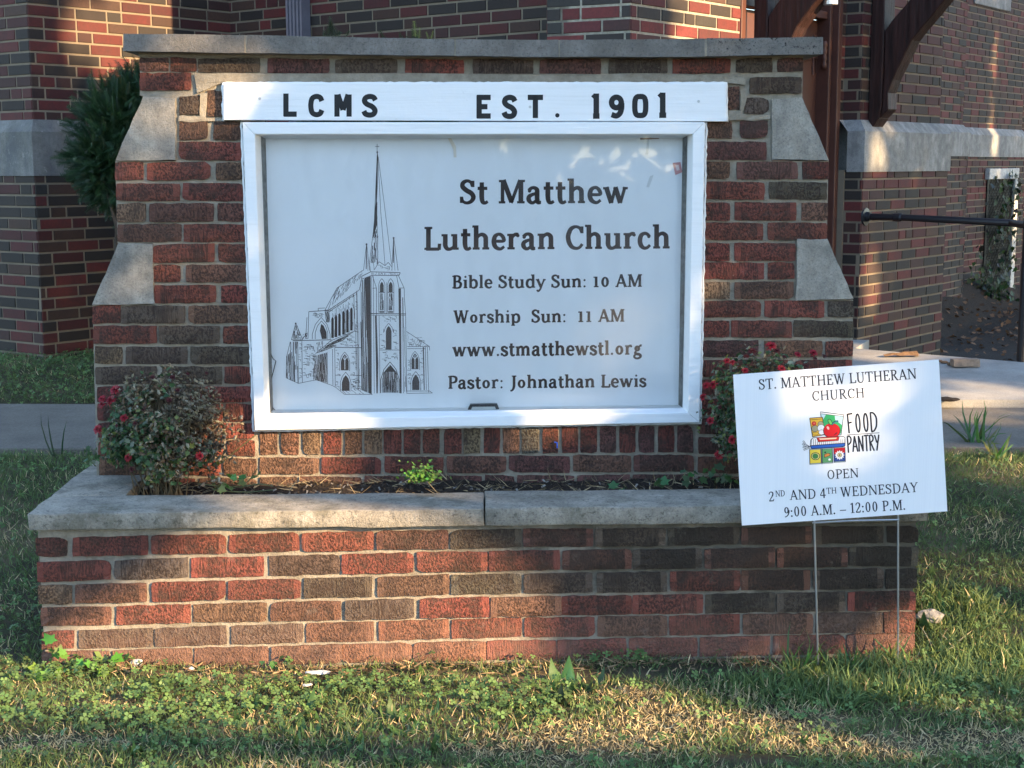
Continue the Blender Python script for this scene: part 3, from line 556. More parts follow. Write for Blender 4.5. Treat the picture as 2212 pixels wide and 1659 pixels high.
# ------------------------------------------------------------------ lettering: letters drawn as pen strokes of varying width
# c = smooth stroke through (x, y, weight) points, l = straight stroke, s = slab serif (centre x, y 0 or top, half width)
def C(*p): return ('c', p)
def Ln(x0, y0, x1, y1, w=1.): return ('l', x0, y0, x1, y1, w)
def Sf(x, y, h): return ('s', x, y, h)
def O(cx, cy, rx, ry, thin=.25): return ('o', cx, cy, rx, ry, thin)
X = .68                                          # x-height
GL = {
 'S': (.66, [C((.50,.74,.3),(.44,.90,.25),(.30,.965,.35),(.15,.88,.8),(.13,.72,.95),(.28,.56,1),(.46,.44,1),(.54,.27,.95),(.46,.10,.6),(.29,.03,.3),(.14,.10,.25),(.09,.27,.3)), Ln(.52,.70,.52,.97,.3), Ln(.085,.03,.085,.30,.3)]),
 'L': (.68, [Ln(.19,0,.19,1), Sf(.19,1,.17), Sf(.14,0,.12), Ln(.1,.035,.62,.035,.35), Ln(.615,0,.63,.27,.4)]),
 'M': (1.06, [Ln(.17,0,.17,1,.45), Ln(.20,1,.52,.05,1), Ln(.50,.02,.83,1,.35), Ln(.87,0,.87,1), Sf(.15,0,.14), Sf(.13,1,.11), Sf(.87,0,.16), Sf(.92,1,.12)]),
 'C': (.76, [C((.66,.72,.3),(.58,.90,.3),(.42,.965,.3),(.24,.88,.8),(.14,.66,1),(.12,.48,1),(.17,.26,1),(.28,.09,.7),(.45,.03,.3),(.58,.08,.25),(.68,.22,.25)), Ln(.665,.68,.665,.98,.3)]),
 'B': (.76, [Ln(.2,0,.2,1), Sf(.13,0,.11), Sf(.13,1,.11), C((.12,.97,.2),(.40,.97,.3),(.54,.88,.8),(.56,.75,1),(.50,.60,.7),(.36,.53,.25),(.22,.53,.2)), C((.22,.53,.2),(.44,.52,.3),(.60,.42,.9),(.62,.27,1),(.56,.10,.8),(.40,.03,.3),(.12,.03,.2))]),
 'W': (1.12, [Ln(.14,1,.36,0,1), Ln(.36,0,.55,.95,.35), Ln(.53,1,.77,0,1), Ln(.77,0,.98,1,.35), Sf(.14,1,.14), Sf(.55,1,.12), Sf(.98,1,.12)]),
 'A': (.84, [Ln(.12,0,.41,1,.35), Ln(.40,1,.71,0,1), Ln(.22,.32,.60,.32,.3), Sf(.11,0,.12), Sf(.72,0,.14)]),
 'P': (.70, [Ln(.2,0,.2,1), Sf(.2,0,.16), Sf(.13,1,.11), C((.12,.97,.2),(.40,.97,.3),(.57,.88,.85),(.60,.73,1),(.55,.57,.8),(.40,.49,.3),(.22,.48,.2))]),
 'J': (.52, [C((.33,1,1),(.33,.6,1),(.33,.25,1),(.30,.02,.85),(.20,-.16,.5),(.07,-.20,.3)), Sf(.33,1,.18)]),
 'T': (.78, [Ln(.39,0,.39,1), Sf(.39,0,.16), Ln(.06,.965,.72,.965,.3), Ln(.07,.76,.07,1,.3), Ln(.71,.76,.71,1,.3)]),
 'H': (.92, [Ln(.2,0,.2,1), Ln(.72,0,.72,1), Ln(.2,.52,.72,.52,.3), Sf(.2,0,.15), Sf(.2,1,.15), Sf(.72,0,.15), Sf(.72,1,.15)]),
 'E': (.70, [Ln(.19,0,.19,1), Sf(.13,0,.1), Sf(.13,1,.1), Ln(.1,.965,.58,.965,.3), Ln(.1,.035,.60,.035,.3), Ln(.2,.52,.46,.52,.3), Ln(.575,.77,.575,1,.3), Ln(.60,0,.62,.25,.3), Ln(.46,.42,.46,.63,.3)]),
 'U': (.86, [C((.19,1,1),(.19,.6,1),(.19,.3,1),(.27,.08,.8),(.42,.02,.4),(.58,.07,.35),(.66,.28,.3),(.67,.6,.3),(.67,1,.3)), Sf(.19,1,.16), Sf(.67,1,.13)]),
 'R': (.80, [Ln(.2,0,.2,1), Sf(.2,0,.16), Sf(.13,1,.11), C((.12,.97,.2),(.38,.97,.3),(.54,.88,.85),(.56,.74,1),(.50,.59,.7),(.34,.52,.25),(.22,.51,.2)), C((.36,.52,.9),(.50,.28,1),(.64,.06,1),(.76,.015,.5))]),
 'N': (.92, [Ln(.17,0,.17,1,.3), Ln(.18,1,.75,.02,1), Ln(.75,0,.75,1,.3), Sf(.17,0,.13), Sf(.11,1,.09), Sf(.75,1,.13)]),
 'O': (.86, [O(.43,.5,.34,.5)]),
 'D': (.86, [Ln(.2,0,.2,1), Sf(.13,0,.1), Sf(.13,1,.1), C((.12,.968,.25),(.38,.968,.3),(.58,.90,.6),(.72,.70,.95),(.74,.5,1),(.71,.3,.95),(.58,.10,.6),(.38,.032,.3),(.12,.032,.25))]),
 'Y': (.80, [Ln(.12,1,.40,.46,1), Ln(.40,.46,.68,1,.3), Ln(.40,0,.40,.5,1), Sf(.40,0,.16), Sf(.12,1,.14), Sf(.68,1,.12)]),
 't': (.46, [C((.20,.90,.6),(.20,.6,1),(.20,.25,1),(.24,.07,.8),(.33,.03,.4),(.43,.09,.2)), Ln(.04,X-.035,.41,X-.035,.35), Ln(.20,.64,.20,.90,.8)]),
 'a': (.64, [C((.12,.54,.7),(.20,.64,.4),(.32,.66,.45),(.42,.58,.9),(.43,.42,1),(.43,.2,1),(.46,.05,.8),(.58,.04,.3)), C((.43,.42,.3),(.26,.38,.4),(.13,.29,.8),(.11,.16,.95),(.18,.05,.6),(.28,.03,.35),(.43,.14,.25)), ('d', .14, .53, .075)]),
 'h': (.76, [Ln(.18,0,.18,1.05), Sf(.18,0,.15), Sf(.12,1.05,.1), C((.18,.44,.25),(.28,.60,.4),(.42,.655,.6),(.54,.56,.95),(.56,.4,1),(.56,0,1)), Sf(.56,0,.15)]),
 'e': (.62, [C((.13,.36,.3),(.50,.37,.3),(.50,.50,.6),(.41,.63,.5),(.30,.66,.35),(.17,.57,.8),(.12,.36,1),(.16,.16,.95),(.27,.05,.6),(.40,.03,.3),(.53,.13,.2))]),
 'c': (.60, [C((.50,.50,.5),(.42,.62,.4),(.30,.66,.4),(.17,.57,.85),(.12,.36,1),(.16,.15,.95),(.28,.03,.5),(.41,.05,.3),(.52,.16,.2)), ('d', .47, .52, .07)]),
 'w': (.98, [Ln(.12,X,.32,0,1), Ln(.32,0,.48,X,.3), Ln(.47,X,.66,0,1), Ln(.66,0,.84,X,.3), Sf(.12,X,.13), Sf(.48,X,.08), Sf(.85,X,.11)]),
 'u': (.76, [C((.18,X,1),(.18,.4,1),(.18,.2,1),(.24,.06,.7),(.36,.03,.4),(.48,.10,.3),(.56,.22,.25)), Ln(.56,0,.56,X), Sf(.12,X,.1), Sf(.50,X,.1), Sf(.62,0,.1)]),
 'r': (.56, [Ln(.18,0,.18,X), Sf(.18,0,.16), Sf(.12,X,.1), C((.18,.42,.25),(.26,.58,.4),(.36,.65,.5),(.46,.62,.9)), ('d', .45, .60, .075)]),
 'n': (.76, [Ln(.18,0,.18,X), Sf(.18,0,.15), Sf(.12,X,.1), C((.18,.42,.25),(.28,.58,.4),(.42,.655,.6),(.54,.56,.95),(.56,.4,1),(.56,0,1)), Sf(.56,0,.15)]),
 'i': (.38, [Ln(.19,0,.19,X), Sf(.19,0,.15), Sf(.13,X,.1), ('d', .19, .90, .085)]),
 'b': (.72, [Ln(.17,.02,.17,1.05), Sf(.11,1.05,.1), C((.17,.46,.25),(.28,.62,.4),(.40,.66,.5),(.54,.56,.95),(.59,.34,1),(.54,.13,.95),(.40,.03,.45),(.27,.06,.3),(.17,.20,.25))]),
 'l': (.38, [Ln(.19,0,.19,1.05), Sf(.19,0,.15), Sf(.13,1.05,.1)]),
 'd': (.74, [Ln(.56,0,.56,1.05), Sf(.50,1.05,.1), Sf(.62,0,.1), C((.56,.50,.25),(.45,.62,.4),(.34,.66,.45),(.19,.57,.95),(.13,.34,1),(.18,.13,.95),(.31,.03,.45),(.45,.07,.3),(.56,.20,.25))]),
 'y': (.70, [Ln(.12,X,.37,.03,1), C((.61,X,.3),(.48,.36,.3),(.34,-.06,.4),(.22,-.24,.5),(.10,-.25,.7)), Sf(.13,X,.14), Sf(.60,X,.11), ('d', .11, -.21, .07)]),
 'o': (.68, [O(.33,.34,.27,.34)]),
 's': (.54, [C((.42,.52,.3),(.35,.63,.3),(.25,.66,.4),(.13,.59,.8),(.13,.46,.9),(.27,.36,1),(.41,.27,.95),(.43,.13,.85),(.34,.04,.5),(.22,.03,.3),(.10,.14,.25)), Ln(.43,.48,.43,.66,.3), Ln(.085,.03,.085,.22,.3)]),
 'p': (.74, [Ln(.19,-.25,.19,X), Sf(.19,-.25,.15), Sf(.12,X,.1), C((.19,.46,.25),(.30,.62,.4),(.42,.66,.5),(.56,.56,.95),(.60,.34,1),(.56,.13,.95),(.42,.03,.45),(.30,.06,.3),(.19,.20,.25))]),
 'm': (1.10, [Ln(.18,0,.18,X), Sf(.18,0,.14), Sf(.12,X,.1), C((.18,.42,.25),(.27,.58,.4),(.39,.655,.6),(.50,.56,.95),(.52,.4,1),(.52,0,1)), Sf(.52,0,.14), C((.52,.42,.25),(.62,.58,.4),(.74,.655,.6),(.85,.56,.95),(.87,.4,1),(.87,0,1)), Sf(.87,0,.14)]),
 'g': (.66, [O(.30,.44,.20,.22), C((.22,.24,.3),(.15,.13,.6),(.24,.06,.9),(.42,.02,.95),(.53,-.09,.8),(.46,-.22,.5),(.28,-.27,.4),(.12,-.20,.5),(.11,-.07,.5),(.22,.03,.3)), C((.44,.58,.3),(.52,.66,.4),(.60,.65,.6))]),
 '1': (.50, [Ln(.25,0,.25,1), Sf(.25,0,.18), C((.25,.98,.4),(.16,.90,.4),(.06,.87,.4))]),
 '0': (.70, [O(.34,.5,.25,.5)]),
 '2': (.64, [C((.11,.74,.5),(.16,.90,.4),(.30,.97,.4),(.45,.90,.8),(.48,.74,1),(.40,.52,.8),(.24,.28,.5),(.10,.05,.4)), Ln(.09,.055,.50,.055,.7), Ln(.50,.03,.54,.24,.25)]),
 '4': (.64, [Ln(.42,0,.42,1), Ln(.41,.98,.06,.30,.3), Ln(.05,.29,.60,.29,.45)]),
 '9': (.66, [O(.32,.68,.23,.31), C((.55,.68,1),(.54,.45,.9),(.45,.22,.6),(.30,.08,.4),(.12,.02,.3))]),
 'z': (.6, []), ' ': (.36, []), '.': (.32, [('d', .15, .075, .085)]), ':': (.34, [('d', .16, .075, .085), ('d', .16, .57, .085)]), '-': (.72, [Ln(.05,.33,.67,.33,.3)]),
}
OLD = {'1': (.56, [Ln(.27,0,.27,.84), Sf(.27,0,.19), Sf(.19,.84,.12)]), '0': (.68, [O(.33,.41,.27,.41)])}     # lining-low figures of the display
MONO = {   # routed block letters
 'L': (.62, [Ln(.10,1,.10,0), Ln(.0,.09,.60,.09)]), 'C': (.66, [C((.60,.70,1),(.52,.86,1),(.34,.91,1),(.16,.82,1),(.10,.6,1),(.10,.4,1),(.16,.18,1),(.34,.09,1),(.52,.14,1),(.60,.30,1))]),
 'M': (.78, [Ln(.09,0,.09,1), Ln(.69,0,.69,1), Ln(.14,1,.39,.30,.8), Ln(.39,.30,.64,1,.8)]), 'S': (.66, [C((.58,.74,1),(.50,.87,1),(.33,.91,1),(.16,.85,1),(.11,.70,1),(.22,.57,1),(.44,.46,1),(.56,.30,1),(.50,.14,1),(.33,.09,1),(.15,.14,1),(.08,.27,1))]),
 'E': (.62, [Ln(.10,0,.10,1), Ln(0,.91,.60,.91), Ln(0,.09,.60,.09), Ln(.1,.5,.46,.5)]), 'T': (.68, [Ln(.33,0,.33,1), Ln(0,.91,.66,.91)]), '.': (.3, [('d', .12, .10, .10)]),
 '1': (.40, [Ln(.20,0,.20,1), Ln(0,.80,.20,.93,.8), Ln(.0,.06,.40,.06,.7)]), '9': (.66, [O(.33,.66,.33,.34,1), C((.555,.64,1),(.55,.42,1),(.48,.20,1),(.32,.09,1),(.12,.15,1))]), '0': (.66, [('r', .33, .5, .23, .41)]), ' ': (.5, []),
}
PEN = {   # thin hand-drawn capitals
 'F': (.42, [Ln(.08,0,.05,1), C((.03,.97,1),(.2,.99,1),(.34,1.0,1)), Ln(.07,.53,.27,.56)]), 'O': (.46, [O(.21,.5,.16,.5,1)]), 'D': (.46, [Ln(.06,0,.05,1), C((.03,.99,1),(.22,.95,1),(.36,.75,1),(.38,.5,1),(.34,.25,1),(.2,.05,1),(.04,0,1))]),
 'P': (.40, [Ln(.08,-.04,.05,1), C((.03,.97,1),(.2,1.,1),(.32,.86,1),(.30,.66,1),(.18,.52,1),(.07,.48,1))]), 'A': (.46, [Ln(.03,0,.2,1), Ln(.2,1,.40,0), Ln(.1,.33,.34,.33)]), 'N': (.46, [Ln(.06,0,.05,1), Ln(.05,1,.36,.02), Ln(.36,0,.37,1)]),
 'T': (.40, [Ln(.19,0,.19,1), Ln(0,.98,.38,1.)]), 'R': (.42, [Ln(.07,0,.05,1), C((.03,.97,1),(.2,1.,1),(.31,.85,1),(.28,.66,1),(.07,.52,1)), Ln(.12,.52,.36,0)]), 'Y': (.40, [Ln(.02,1,.18,.5), Ln(.36,1,.14,0)]),
}
def catmull(p, n=7):
    p = [np.array(q, float) for q in p]; q = [2 * p[0] - p[1]] + p + [2 * p[-1] - p[-2]]; out = []
    for i in range(1, len(q) - 2):
        for k in range(n):
            t = k / n; a, b, c, d = q[i - 1], q[i], q[i + 1], q[i + 2]
            out.append(.5 * (2 * b + (c - a) * t + (2 * a - 5 * b + 4 * c - d) * t * t + (3 * b - a - 3 * c + d) * t ** 3))
    out.append(q[-2]); return out
class Flat:
    """flat printing on a surface: put(u, v) -> 3-D point; each stroke lies a hair above the one before"""
    def __init__(s, put, nrm, step=.0000004, base=.0004): s.put, s.n, s.step, s.k, s.mb, s.base = put, Vector(nrm), step, 0, MB(), base
    def lift(s): s.k += 1; return s.n * (s.base + s.k * s.step)
    def poly(s, pts, m=0, c=(1, 1, 1)):
        o = s.lift(); s.mb.quad([s.put(*p) + o for p in pts], m, c)
    def strip(s, pts, ws, m=0, c=(1, 1, 1), closed=False):
        o = s.lift(); n = len(pts); L_, R_ = [], []
        for i in range(n):
            a, b = pts[(i - 1) % n if closed else max(i - 1, 0)], pts[(i + 1) % n if closed else min(i + 1, n - 1)]
            dx, dy = b[0] - a[0], b[1] - a[1]; l = math.hypot(dx, dy) or 1; h = ws[i] / 2
            L_.append(s.put(pts[i][0] - dy / l * h, pts[i][1] + dx / l * h) + o); R_.append(s.put(pts[i][0] + dy / l * h, pts[i][1] - dx / l * h) + o)
        for i in range(n if closed else n - 1):
            j = (i + 1) % n; s.mb.quad([R_[i], R_[j], L_[j], L_[i]], m, c)
    def line(s, pts, w, m=0, c=(1, 1, 1), smooth=False, closed=False):
        if smooth: pts = [tuple(q) for q in catmull(pts, 5)]
        if closed is False and len(pts) > 2 and not smooth:
            for a, b in zip(pts[:-1], pts[1:]): s.strip([a, b], [w, w], m, c)
        else: s.strip(pts, [w] * len(pts), m, c, closed)
    def ell(s, cx, cy, rx, ry, m=0, c=(1, 1, 1), rot=0, n=20):
        s.poly([(cx + rx * math.cos(q) * math.cos(rot) - ry * math.sin(q) * math.sin(rot), cy + rx * math.cos(q) * math.sin(rot) + ry * math.sin(q) * math.cos(rot)) for q in [2 * math.pi * k / n for k in range(n)]], m, c)
def set_text(fl, text, x0, y0, hgt, width, stem, hair, serif, font=GL, alt=None, track=0., capx=1., m=0):
    """writes text with baseline start (x0, y0) in the flat's own units; stem, hair and serif are fractions of the cap height"""
    gl = [(alt or {}).get(ch) or font.get(ch) or GL[ch] for ch in text]
    adv = sum(g[0] + track for g in gl) - track; kx = width / adv if width else hgt * capx; pen = 0.
    W = lambda q: (hair + (stem - hair) * q) * hgt
    for g in gl:
        T = lambda x, y: (x0 + (pen + x) * kx, y0 + y * hgt)
        for st in g[1]:
            if st[0] == 'c':
                q = catmull(st[1]); fl.strip([T(a[0], a[1]) for a in q], [W(max(a[2], 0)) for a in q], m)
            elif st[0] == 'l':
                a, b = T(st[1], st[2]), T(st[3], st[4]); fl.strip([a, b], [W(st[5])] * 2, m)
            elif st[0] == 's':
                up = st[2] > .01; y = st[2] - serif / 2 if up else st[2] + serif / 2
                a, b = T(st[1], y), T(st[1], y); h = st[3] * hgt * min(1, kx / hgt + .15); fl.strip([(a[0] - h, a[1]), (a[0] + h, a[1])], [serif * hgt] * 2, m)
            elif st[0] == 'd':
                a = T(st[1], st[2]); fl.ell(a[0], a[1], st[3] * hgt, st[3] * hgt, m, n=14)
            elif st[0] == 'o':
                P_, Ws = [], []
                for k in range(28):
                    q = 2 * math.pi * k / 28; ww = hair + (stem - hair) * (st[5] + (1 - st[5]) * abs(math.cos(q)) ** 1.3)
                    rx, ry = st[3] - ww * .5 * hgt / kx, st[4] - ww * .5
                    P_.append(T(st[1] + rx * math.cos(q), st[2] + ry * math.sin(q))); Ws.append(ww * hgt)
                fl.strip(P_, Ws, m, closed=True)
            elif st[0] == 'r':
                P_ = []
                for k in range(32):
                    q = 2 * math.pi * k / 32; cx_, sy_ = math.cos(q), math.sin(q); e = .5
                    P_.append(T(st[1] + st[3] * math.copysign(abs(cx_) ** e, cx_), st[2] + st[4] * math.copysign(abs(sy_) ** .75, sy_)))
                fl.strip(P_, [stem * hgt] * 32, m, closed=True)
        pen += g[0] + track
def flatplane(corner_pts, Y):                     # picture-row units on a plane facing the camera side, y up
    return lambda px, py: atY(px, -py, Y)
# --- name board
fl = Flat(flatplane(None, YB), (0, -1, 0))
for text, x0, x1, ya, yb in (('L', 613, 641, 202, 251), ('C', 667, 700, 204, 252), ('M', 724, 758, 204, 252), ('S', 782, 816, 204, 253), ('E', 1030, 1060, 206, 255), ('S', 1085, 1117, 206, 256), ('T', 1140, 1173, 206, 255), ('.', 1199, 1208, 206, 254), ('1', 1281, 1295, 202, 254), ('9', 1315, 1349, 204, 255), ('0', 1366, 1400, 204, 254), ('1', 1424, 1439, 200, 252)):
    h = yb - ya; fl_w = x1 - x0
    g = MONO[text]; fac = {'L': .60, 'C': .70, 'M': .78, 'S': .68, 'E': .60, 'T': .66, '.': .22, '1': .40, '9': .68, '0': .66}[text]
    set_text(fl, text, x0, -yb, h, fl_w * g[0] / fac, .235, .21, .1, font=MONO)
fl.mb.build('lettering', M['routed'], board, fixn=False)
# --- display lettering
fl = Flat(flatplane(None, YP), (0, -1, 0))
for text, x0, x1, base, cap, slope, stem in (('St Matthew', 992, 1358, 440, 51, -.004, .205), ('Lutheran Church', 915, 1450, 540, 50, -.006, .205), ('Bible Study Sun: 10 AM', 976, 1388, 623, 27.5, -.008, .21), ('Worship  Sun:  11 AM', 979, 1350, 698, 27.5, -.008, .21), ('www.stmatthewstl.org', 977, 1388, 770, 30, -.01, .21), ('Pastor: Johnathan Lewis', 967, 1397, 840, 27.5, -.01, .21)):
    f2 = Flat(lambda u, v, s=slope, x0=x0: atY(u, -(v) + (u - x0) * s, YP), (0, -1, 0)); f2.k = fl.k
    set_text(f2, text, x0, -base, cap, x1 - x0, stem, .105, .10, alt=OLD)
    o = len(fl.mb.v); fl.mb.v += f2.mb.v; fl.mb.f += [tuple(o + i for i in q) for q in f2.mb.f]; fl.mb.m += f2.mb.m; fl.mb.c += f2.mb.c; fl.k = f2.k
fl.mb.build('lettering', M['ink'], panel, fixn=False)
# --- engraving of the church
zz = lambda x, y: ((1050 + x / 1.536) * .5486, -(520 + y / 1.536) * .5486)
fl = Flat(lambda u, v: atY(*(lambda p: (p[0], -p[1]))(zz(u, v)), YP), (0, -1, 0), .0000004)
rd = random.Random(4)
def pl(*p, w=3.): fl.line(list(p), w * 1.)
def hatch(a, b, c, d, n, w=2.6, br=.12, jit=2.):  # lines from edge a-b to edge d-c
    for k in range(n):
        t = (k + .5) / n; p = (a[0] + (b[0] - a[0]) * t, a[1] + (b[1] - a[1]) * t); q = (d[0] + (c[0] - d[0]) * t, d[1] + (c[1] - d[1]) * t)
        s = 0.
        while s < 1:
            e = min(1, s + rd.uniform(.1, .5))
            if rd.random() > br: fl.line([(p[0] + (q[0] - p[0]) * s + rd.uniform(-jit, jit), p[1] + (q[1] - p[1]) * s), (p[0] + (q[0] - p[0]) * e + rd.uniform(-jit, jit), p[1] + (q[1] - p[1]) * e)], w * 1. * rd.uniform(.6, 1.3))
            s = e
def dashes(x0, y0, x1, y1, n, sk=0., ln=18):
    for _ in range(n):
        x, y = rd.uniform(x0, x1), rd.uniform(y0, y1); l = rd.uniform(.5, 1.2) * ln
        if x + l < x1 + 4:
            fl.line([(x, y), (x + l, y + sk * l)], 2.2)
            if rd.random() < .4: fl.line([(x + l, y), (x + l, y + 12)], 2.2)
def gothic(x0, x1, yt, yb, fill=None, w=3.):
    xm = (x0 + x1) / 2; h = (x1 - x0) * .95; a = [(x0, yb), (x0, yt + h), (x0 + (xm - x0) * .35, yt + h * .42), (xm, yt), (x1 - (x1 - xm) * .35, yt + h * .42), (x1, yt + h), (x1, yb)]
    if fill: fl.poly(a)
    else: fl.line(a, w)
pl((668,72),(668,118)); pl((657,88),(681,88)); fl.ell(669, 122, 5, 6); pl((669,124),(669,140), w=4)
fl.poly([(668,132),(673,135),(671,330),(666,430),(659,430),(662,250)]); fl.poly([(659,425),(669,425),(668,560),(645,640),(652,500)])
hatch((645,600),(672,600),(674,800),(628,790), 9, 3.2, .3, 2); hatch((652,480),(668,480),(672,640),(642,640), 6, 3, .2)
pl((668,140),(650,560),(622,790)); pl((672,135),(690,480),(716,806), w=2.6); pl((675,150),(712,440),(755,800), w=2.6)
for xa, ya, xl, xr, yb in ((604, 678, 586, 622, 838), (768, 640, 757, 795, 838)):
    fl.ell(xa, ya, 6, 5); pl((xa - 1, ya + 6),(xl, yb)); pl((xa + 2, ya + 6),(xr, yb)); pl((xa, ya),(xa - 2, ya + 150), w=5); pl((xa + 1, ya + 60), (xa + 8, yb), w=2)
pl((652,832),(680,784),(716,808),(735,788),(757,814)); dashes(664, 800, 745, 835, 12); pl((622,790),(628,845)); pl((640,700),(650,835), w=2.4)
pl((575,872),(630,845),(808,850),(800,868),(632,866), w=4); hatch((632,850),(805,853),(800,864),(634,862), 24, 3, .3, 1); pl((575,872),(576,890),(632,868))
fl.poly([(594,884),(628,872),(634,1580),(622,1580)]); hatch((566,900),(622,878),(634,1585),(572,1560), 15, 3.4, .10, 2)
for x, y0 in ((645, 872), (663, 945), (680, 1105), (806, 945), (822, 1000)): pl((x, y0), (x + 6, 1580), w=2.6)
pl((632,868),(634,1585), w=3); pl((640,870),(664,943),(664,1095)); pl((797,868),(832,945),(833,1000),(840,1100),(848,1580)); pl((786,870),(800,940),(800,1095)); pl((664,943),(640,945)); pl((800,943),(832,943))
fl.poly([(797,948),(812,946),(816,1580),(806,1580)]); fl.poly([(655,1110),(665,1110),(675,1400),(672,1580),(664,1580)]); hatch((818,1000),(834,1000),(846,1570),(832,1570), 4, 2.4, .5)
pl((622,1098),(842,1100), w=5); pl((632,1108),(838,1109), w=2.4)
for x0, x1 in ((678, 715), (731, 769)):
    gothic(x0, x1, 886, 1092); gothic(x0 + 7, x1 - 7, 905, 970, True); hatch((x0+8,975),(x1-8,975),(x1-8,1078),(x0+8,1078), 5, 4, .12); pl((x0,970),(x1,970)); pl((x0+4,1088),(x1-4,1088), w=9)
pl((724,1098),(724,910), w=2.4)
gothic(708, 768, 1156, 1190); gothic(721, 755, 1172, 1315, True); dashes(684, 1112, 795, 1150, 16); dashes(682, 1165, 715, 1310, 14); dashes(760, 1165, 795, 1310, 14); pl((682,1318),(802,1318)); dashes(684, 1325, 795, 1385, 20)
gothic(690, 802, 1390, 1578, w=4); gothic(700, 794, 1408, 1576); hatch((704,1450),(790,1450),(792,1576),(702,1576), 22, 3.2, .06, 1); fl.poly([(712,1450),(748,1412),(784,1450)])
hatch((848,1207),(984,1296),(940,1297),(848,1296), 9, 2, .5); pl((846,1206),(985,1297),(850,1297)); dashes(852, 1240, 950, 1292, 26); pl((850,1310),(960,1310)); pl((960,1300),(966,1560)); pl((972,1300),(980,1575)); fl.poly([(944,1300),(951,1300),(956,1560),(950,1560)]); pl((985,1297),(986,1320))
gothic(870, 924, 1325, 1438); gothic(876, 918, 1338, 1434, True); gothic(872, 932, 1448, 1562); gothic(880, 924, 1466, 1560, True); dashes(852, 1315, 872, 1560, 20, ln=12); dashes(926, 1315, 945, 1560, 18, ln=12); pl((850,1440),(872,1440)); pl((850,1470),(956,1470), w=2)
pl((846,1580),(1003,1578),(985,1566),(850,1566)); pl((470,1586),(640,1586)); hatch((430,1550),(560,1555),(600,1586),(470,1584), 6, 2.4, .2)
pl((582,836),(425,944),(352,1078),(380,1074),(560,955),(577,875)); hatch((425,944),(582,838),(572,878),(366,1074), 26, 2.2, .5, 4)
hatch((360,1078),(550,962),(545,985),(385,1088), 20, 2.4, .25, 3); pl((380,1085),(530,985))
for k, (x, a, b) in enumerate(((398, 1118, 1245), (419, 1105, 1240), (440, 1094, 1232), (464, 1080, 1225), (488, 1070, 1212), (512, 1060, 1200))): gothic(x - 7, x + 8, a, b, True); hatch((x+9,a-12),(x+14,a-16),(x+14,b),(x+9,b), 2, 2, .5)
hatch((388,1090),(530,995),(530,1060),(388,1125), 18, 2, .45, 2); hatch((528,980),(560,965),(562,1560),(530,1540), 5, 2.4, .5); pl((528,985),(530,1205)); pl((546,960),(556,1540)); dashes(532, 990, 552, 1200, 16, ln=10)
hatch((300,1340),(398,1268),(528,1206),(412,1300), 8, 3.4, .12, 3); hatch((300,1336),(384,1258),(400,1262),(312,1340), 6, 3, .2); pl((296,1340),(388,1262),(530,1204)); pl((412,1302),(572,1304), w=4); pl((530,1204),(556,1210)); dashes(430, 1225, 556, 1295, 26)
for x, y0, y1 in ((398, 1312, 1532), (412, 1304, 1540), (366, 1332, 1520), (545, 1306, 1560)): pl((x, y0), (x + 3, y1))
gothic(442, 502, 1330, 1445); gothic(449, 496, 1343, 1441, True); gothic(446, 510, 1452, 1566); gothic(455, 502, 1470, 1565, True); dashes(415, 1315, 440, 1540, 22, ln=14); dashes(506, 1315, 545, 1555, 30); dashes(515, 1480, 570, 1556, 18); pl((416,1470),(450,1470)); pl((506,1470),(575,1472))
for gx, gy in ((473, 1375), (897, 1370)):         # window tracery left white: drawn as pale ink over the dark opening
    fl.line([(gx, gy - 22), (gx, gy + 60)], 4, 1); fl.line([(gx - 14, gy - 14), (gx, gy + 4), (gx + 14, gy - 16)], 4, 1)
hatch((304,1350),(364,1334),(364,1516),(304,1502), 13, 3.6, .08, 2); hatch((280,1370),(300,1350),(304,1502),(284,1500), 5, 3, .15)
pl((255,1086),(345,1080),(380,1082), w=4); pl((312,1080),(312,1066),(352,1064)); pl((255,1086),(250,1250)); pl((244,1120),(236,1250)); dashes(262, 1092, 345, 1125, 18); gothic(276, 384, 1120, 1252); gothic(294, 370, 1142, 1252); fl.poly([(330,1160),(345,1172),(362,1210),(364,1250),(334,1252),(322,1200)]); hatch((350,1085),(380,1085),(384,1150),(360,1150), 6, 3, .2)
pl((176,1156),(150,1256),(218,1256),(178,1160)); hatch((170,1170),(184,1170),(212,1252),(156,1252), 7, 3, .3); dashes(160, 1200, 205, 1250, 14, ln=12); fl.ell(176, 1158, 5, 6); pl((218,1250),(245,1215)); hatch((218,1222),(246,1212),(246,1252),(218,1252), 5, 3, .2)
pl((158,1262),(392,1256), w=4); pl((188,1268),(192,1520)); pl((213,1265),(216,1515)); dashes(218, 1275, 300, 1495, 80); dashes(190, 1275, 212, 1500, 20, ln=12); hatch((300,1275),(340,1262),(340,1300),(306,1330), 7, 2.6, .3)
hatch((143,1270),(186,1266),(190,1518),(142,1500), 9, 3.4, .12, 2); hatch((118,1360),(140,1335),(142,1500),(120,1486), 5, 3, .15); pl((143,1268),(120,1362),(118,1486))
pl((118,1486),(192,1520),(300,1498),(390,1530),(420,1545),(470,1586), w=2.6)
fl.mb.build('church_engraving', [M['engrave'], M['print']], panel, fixn=False)
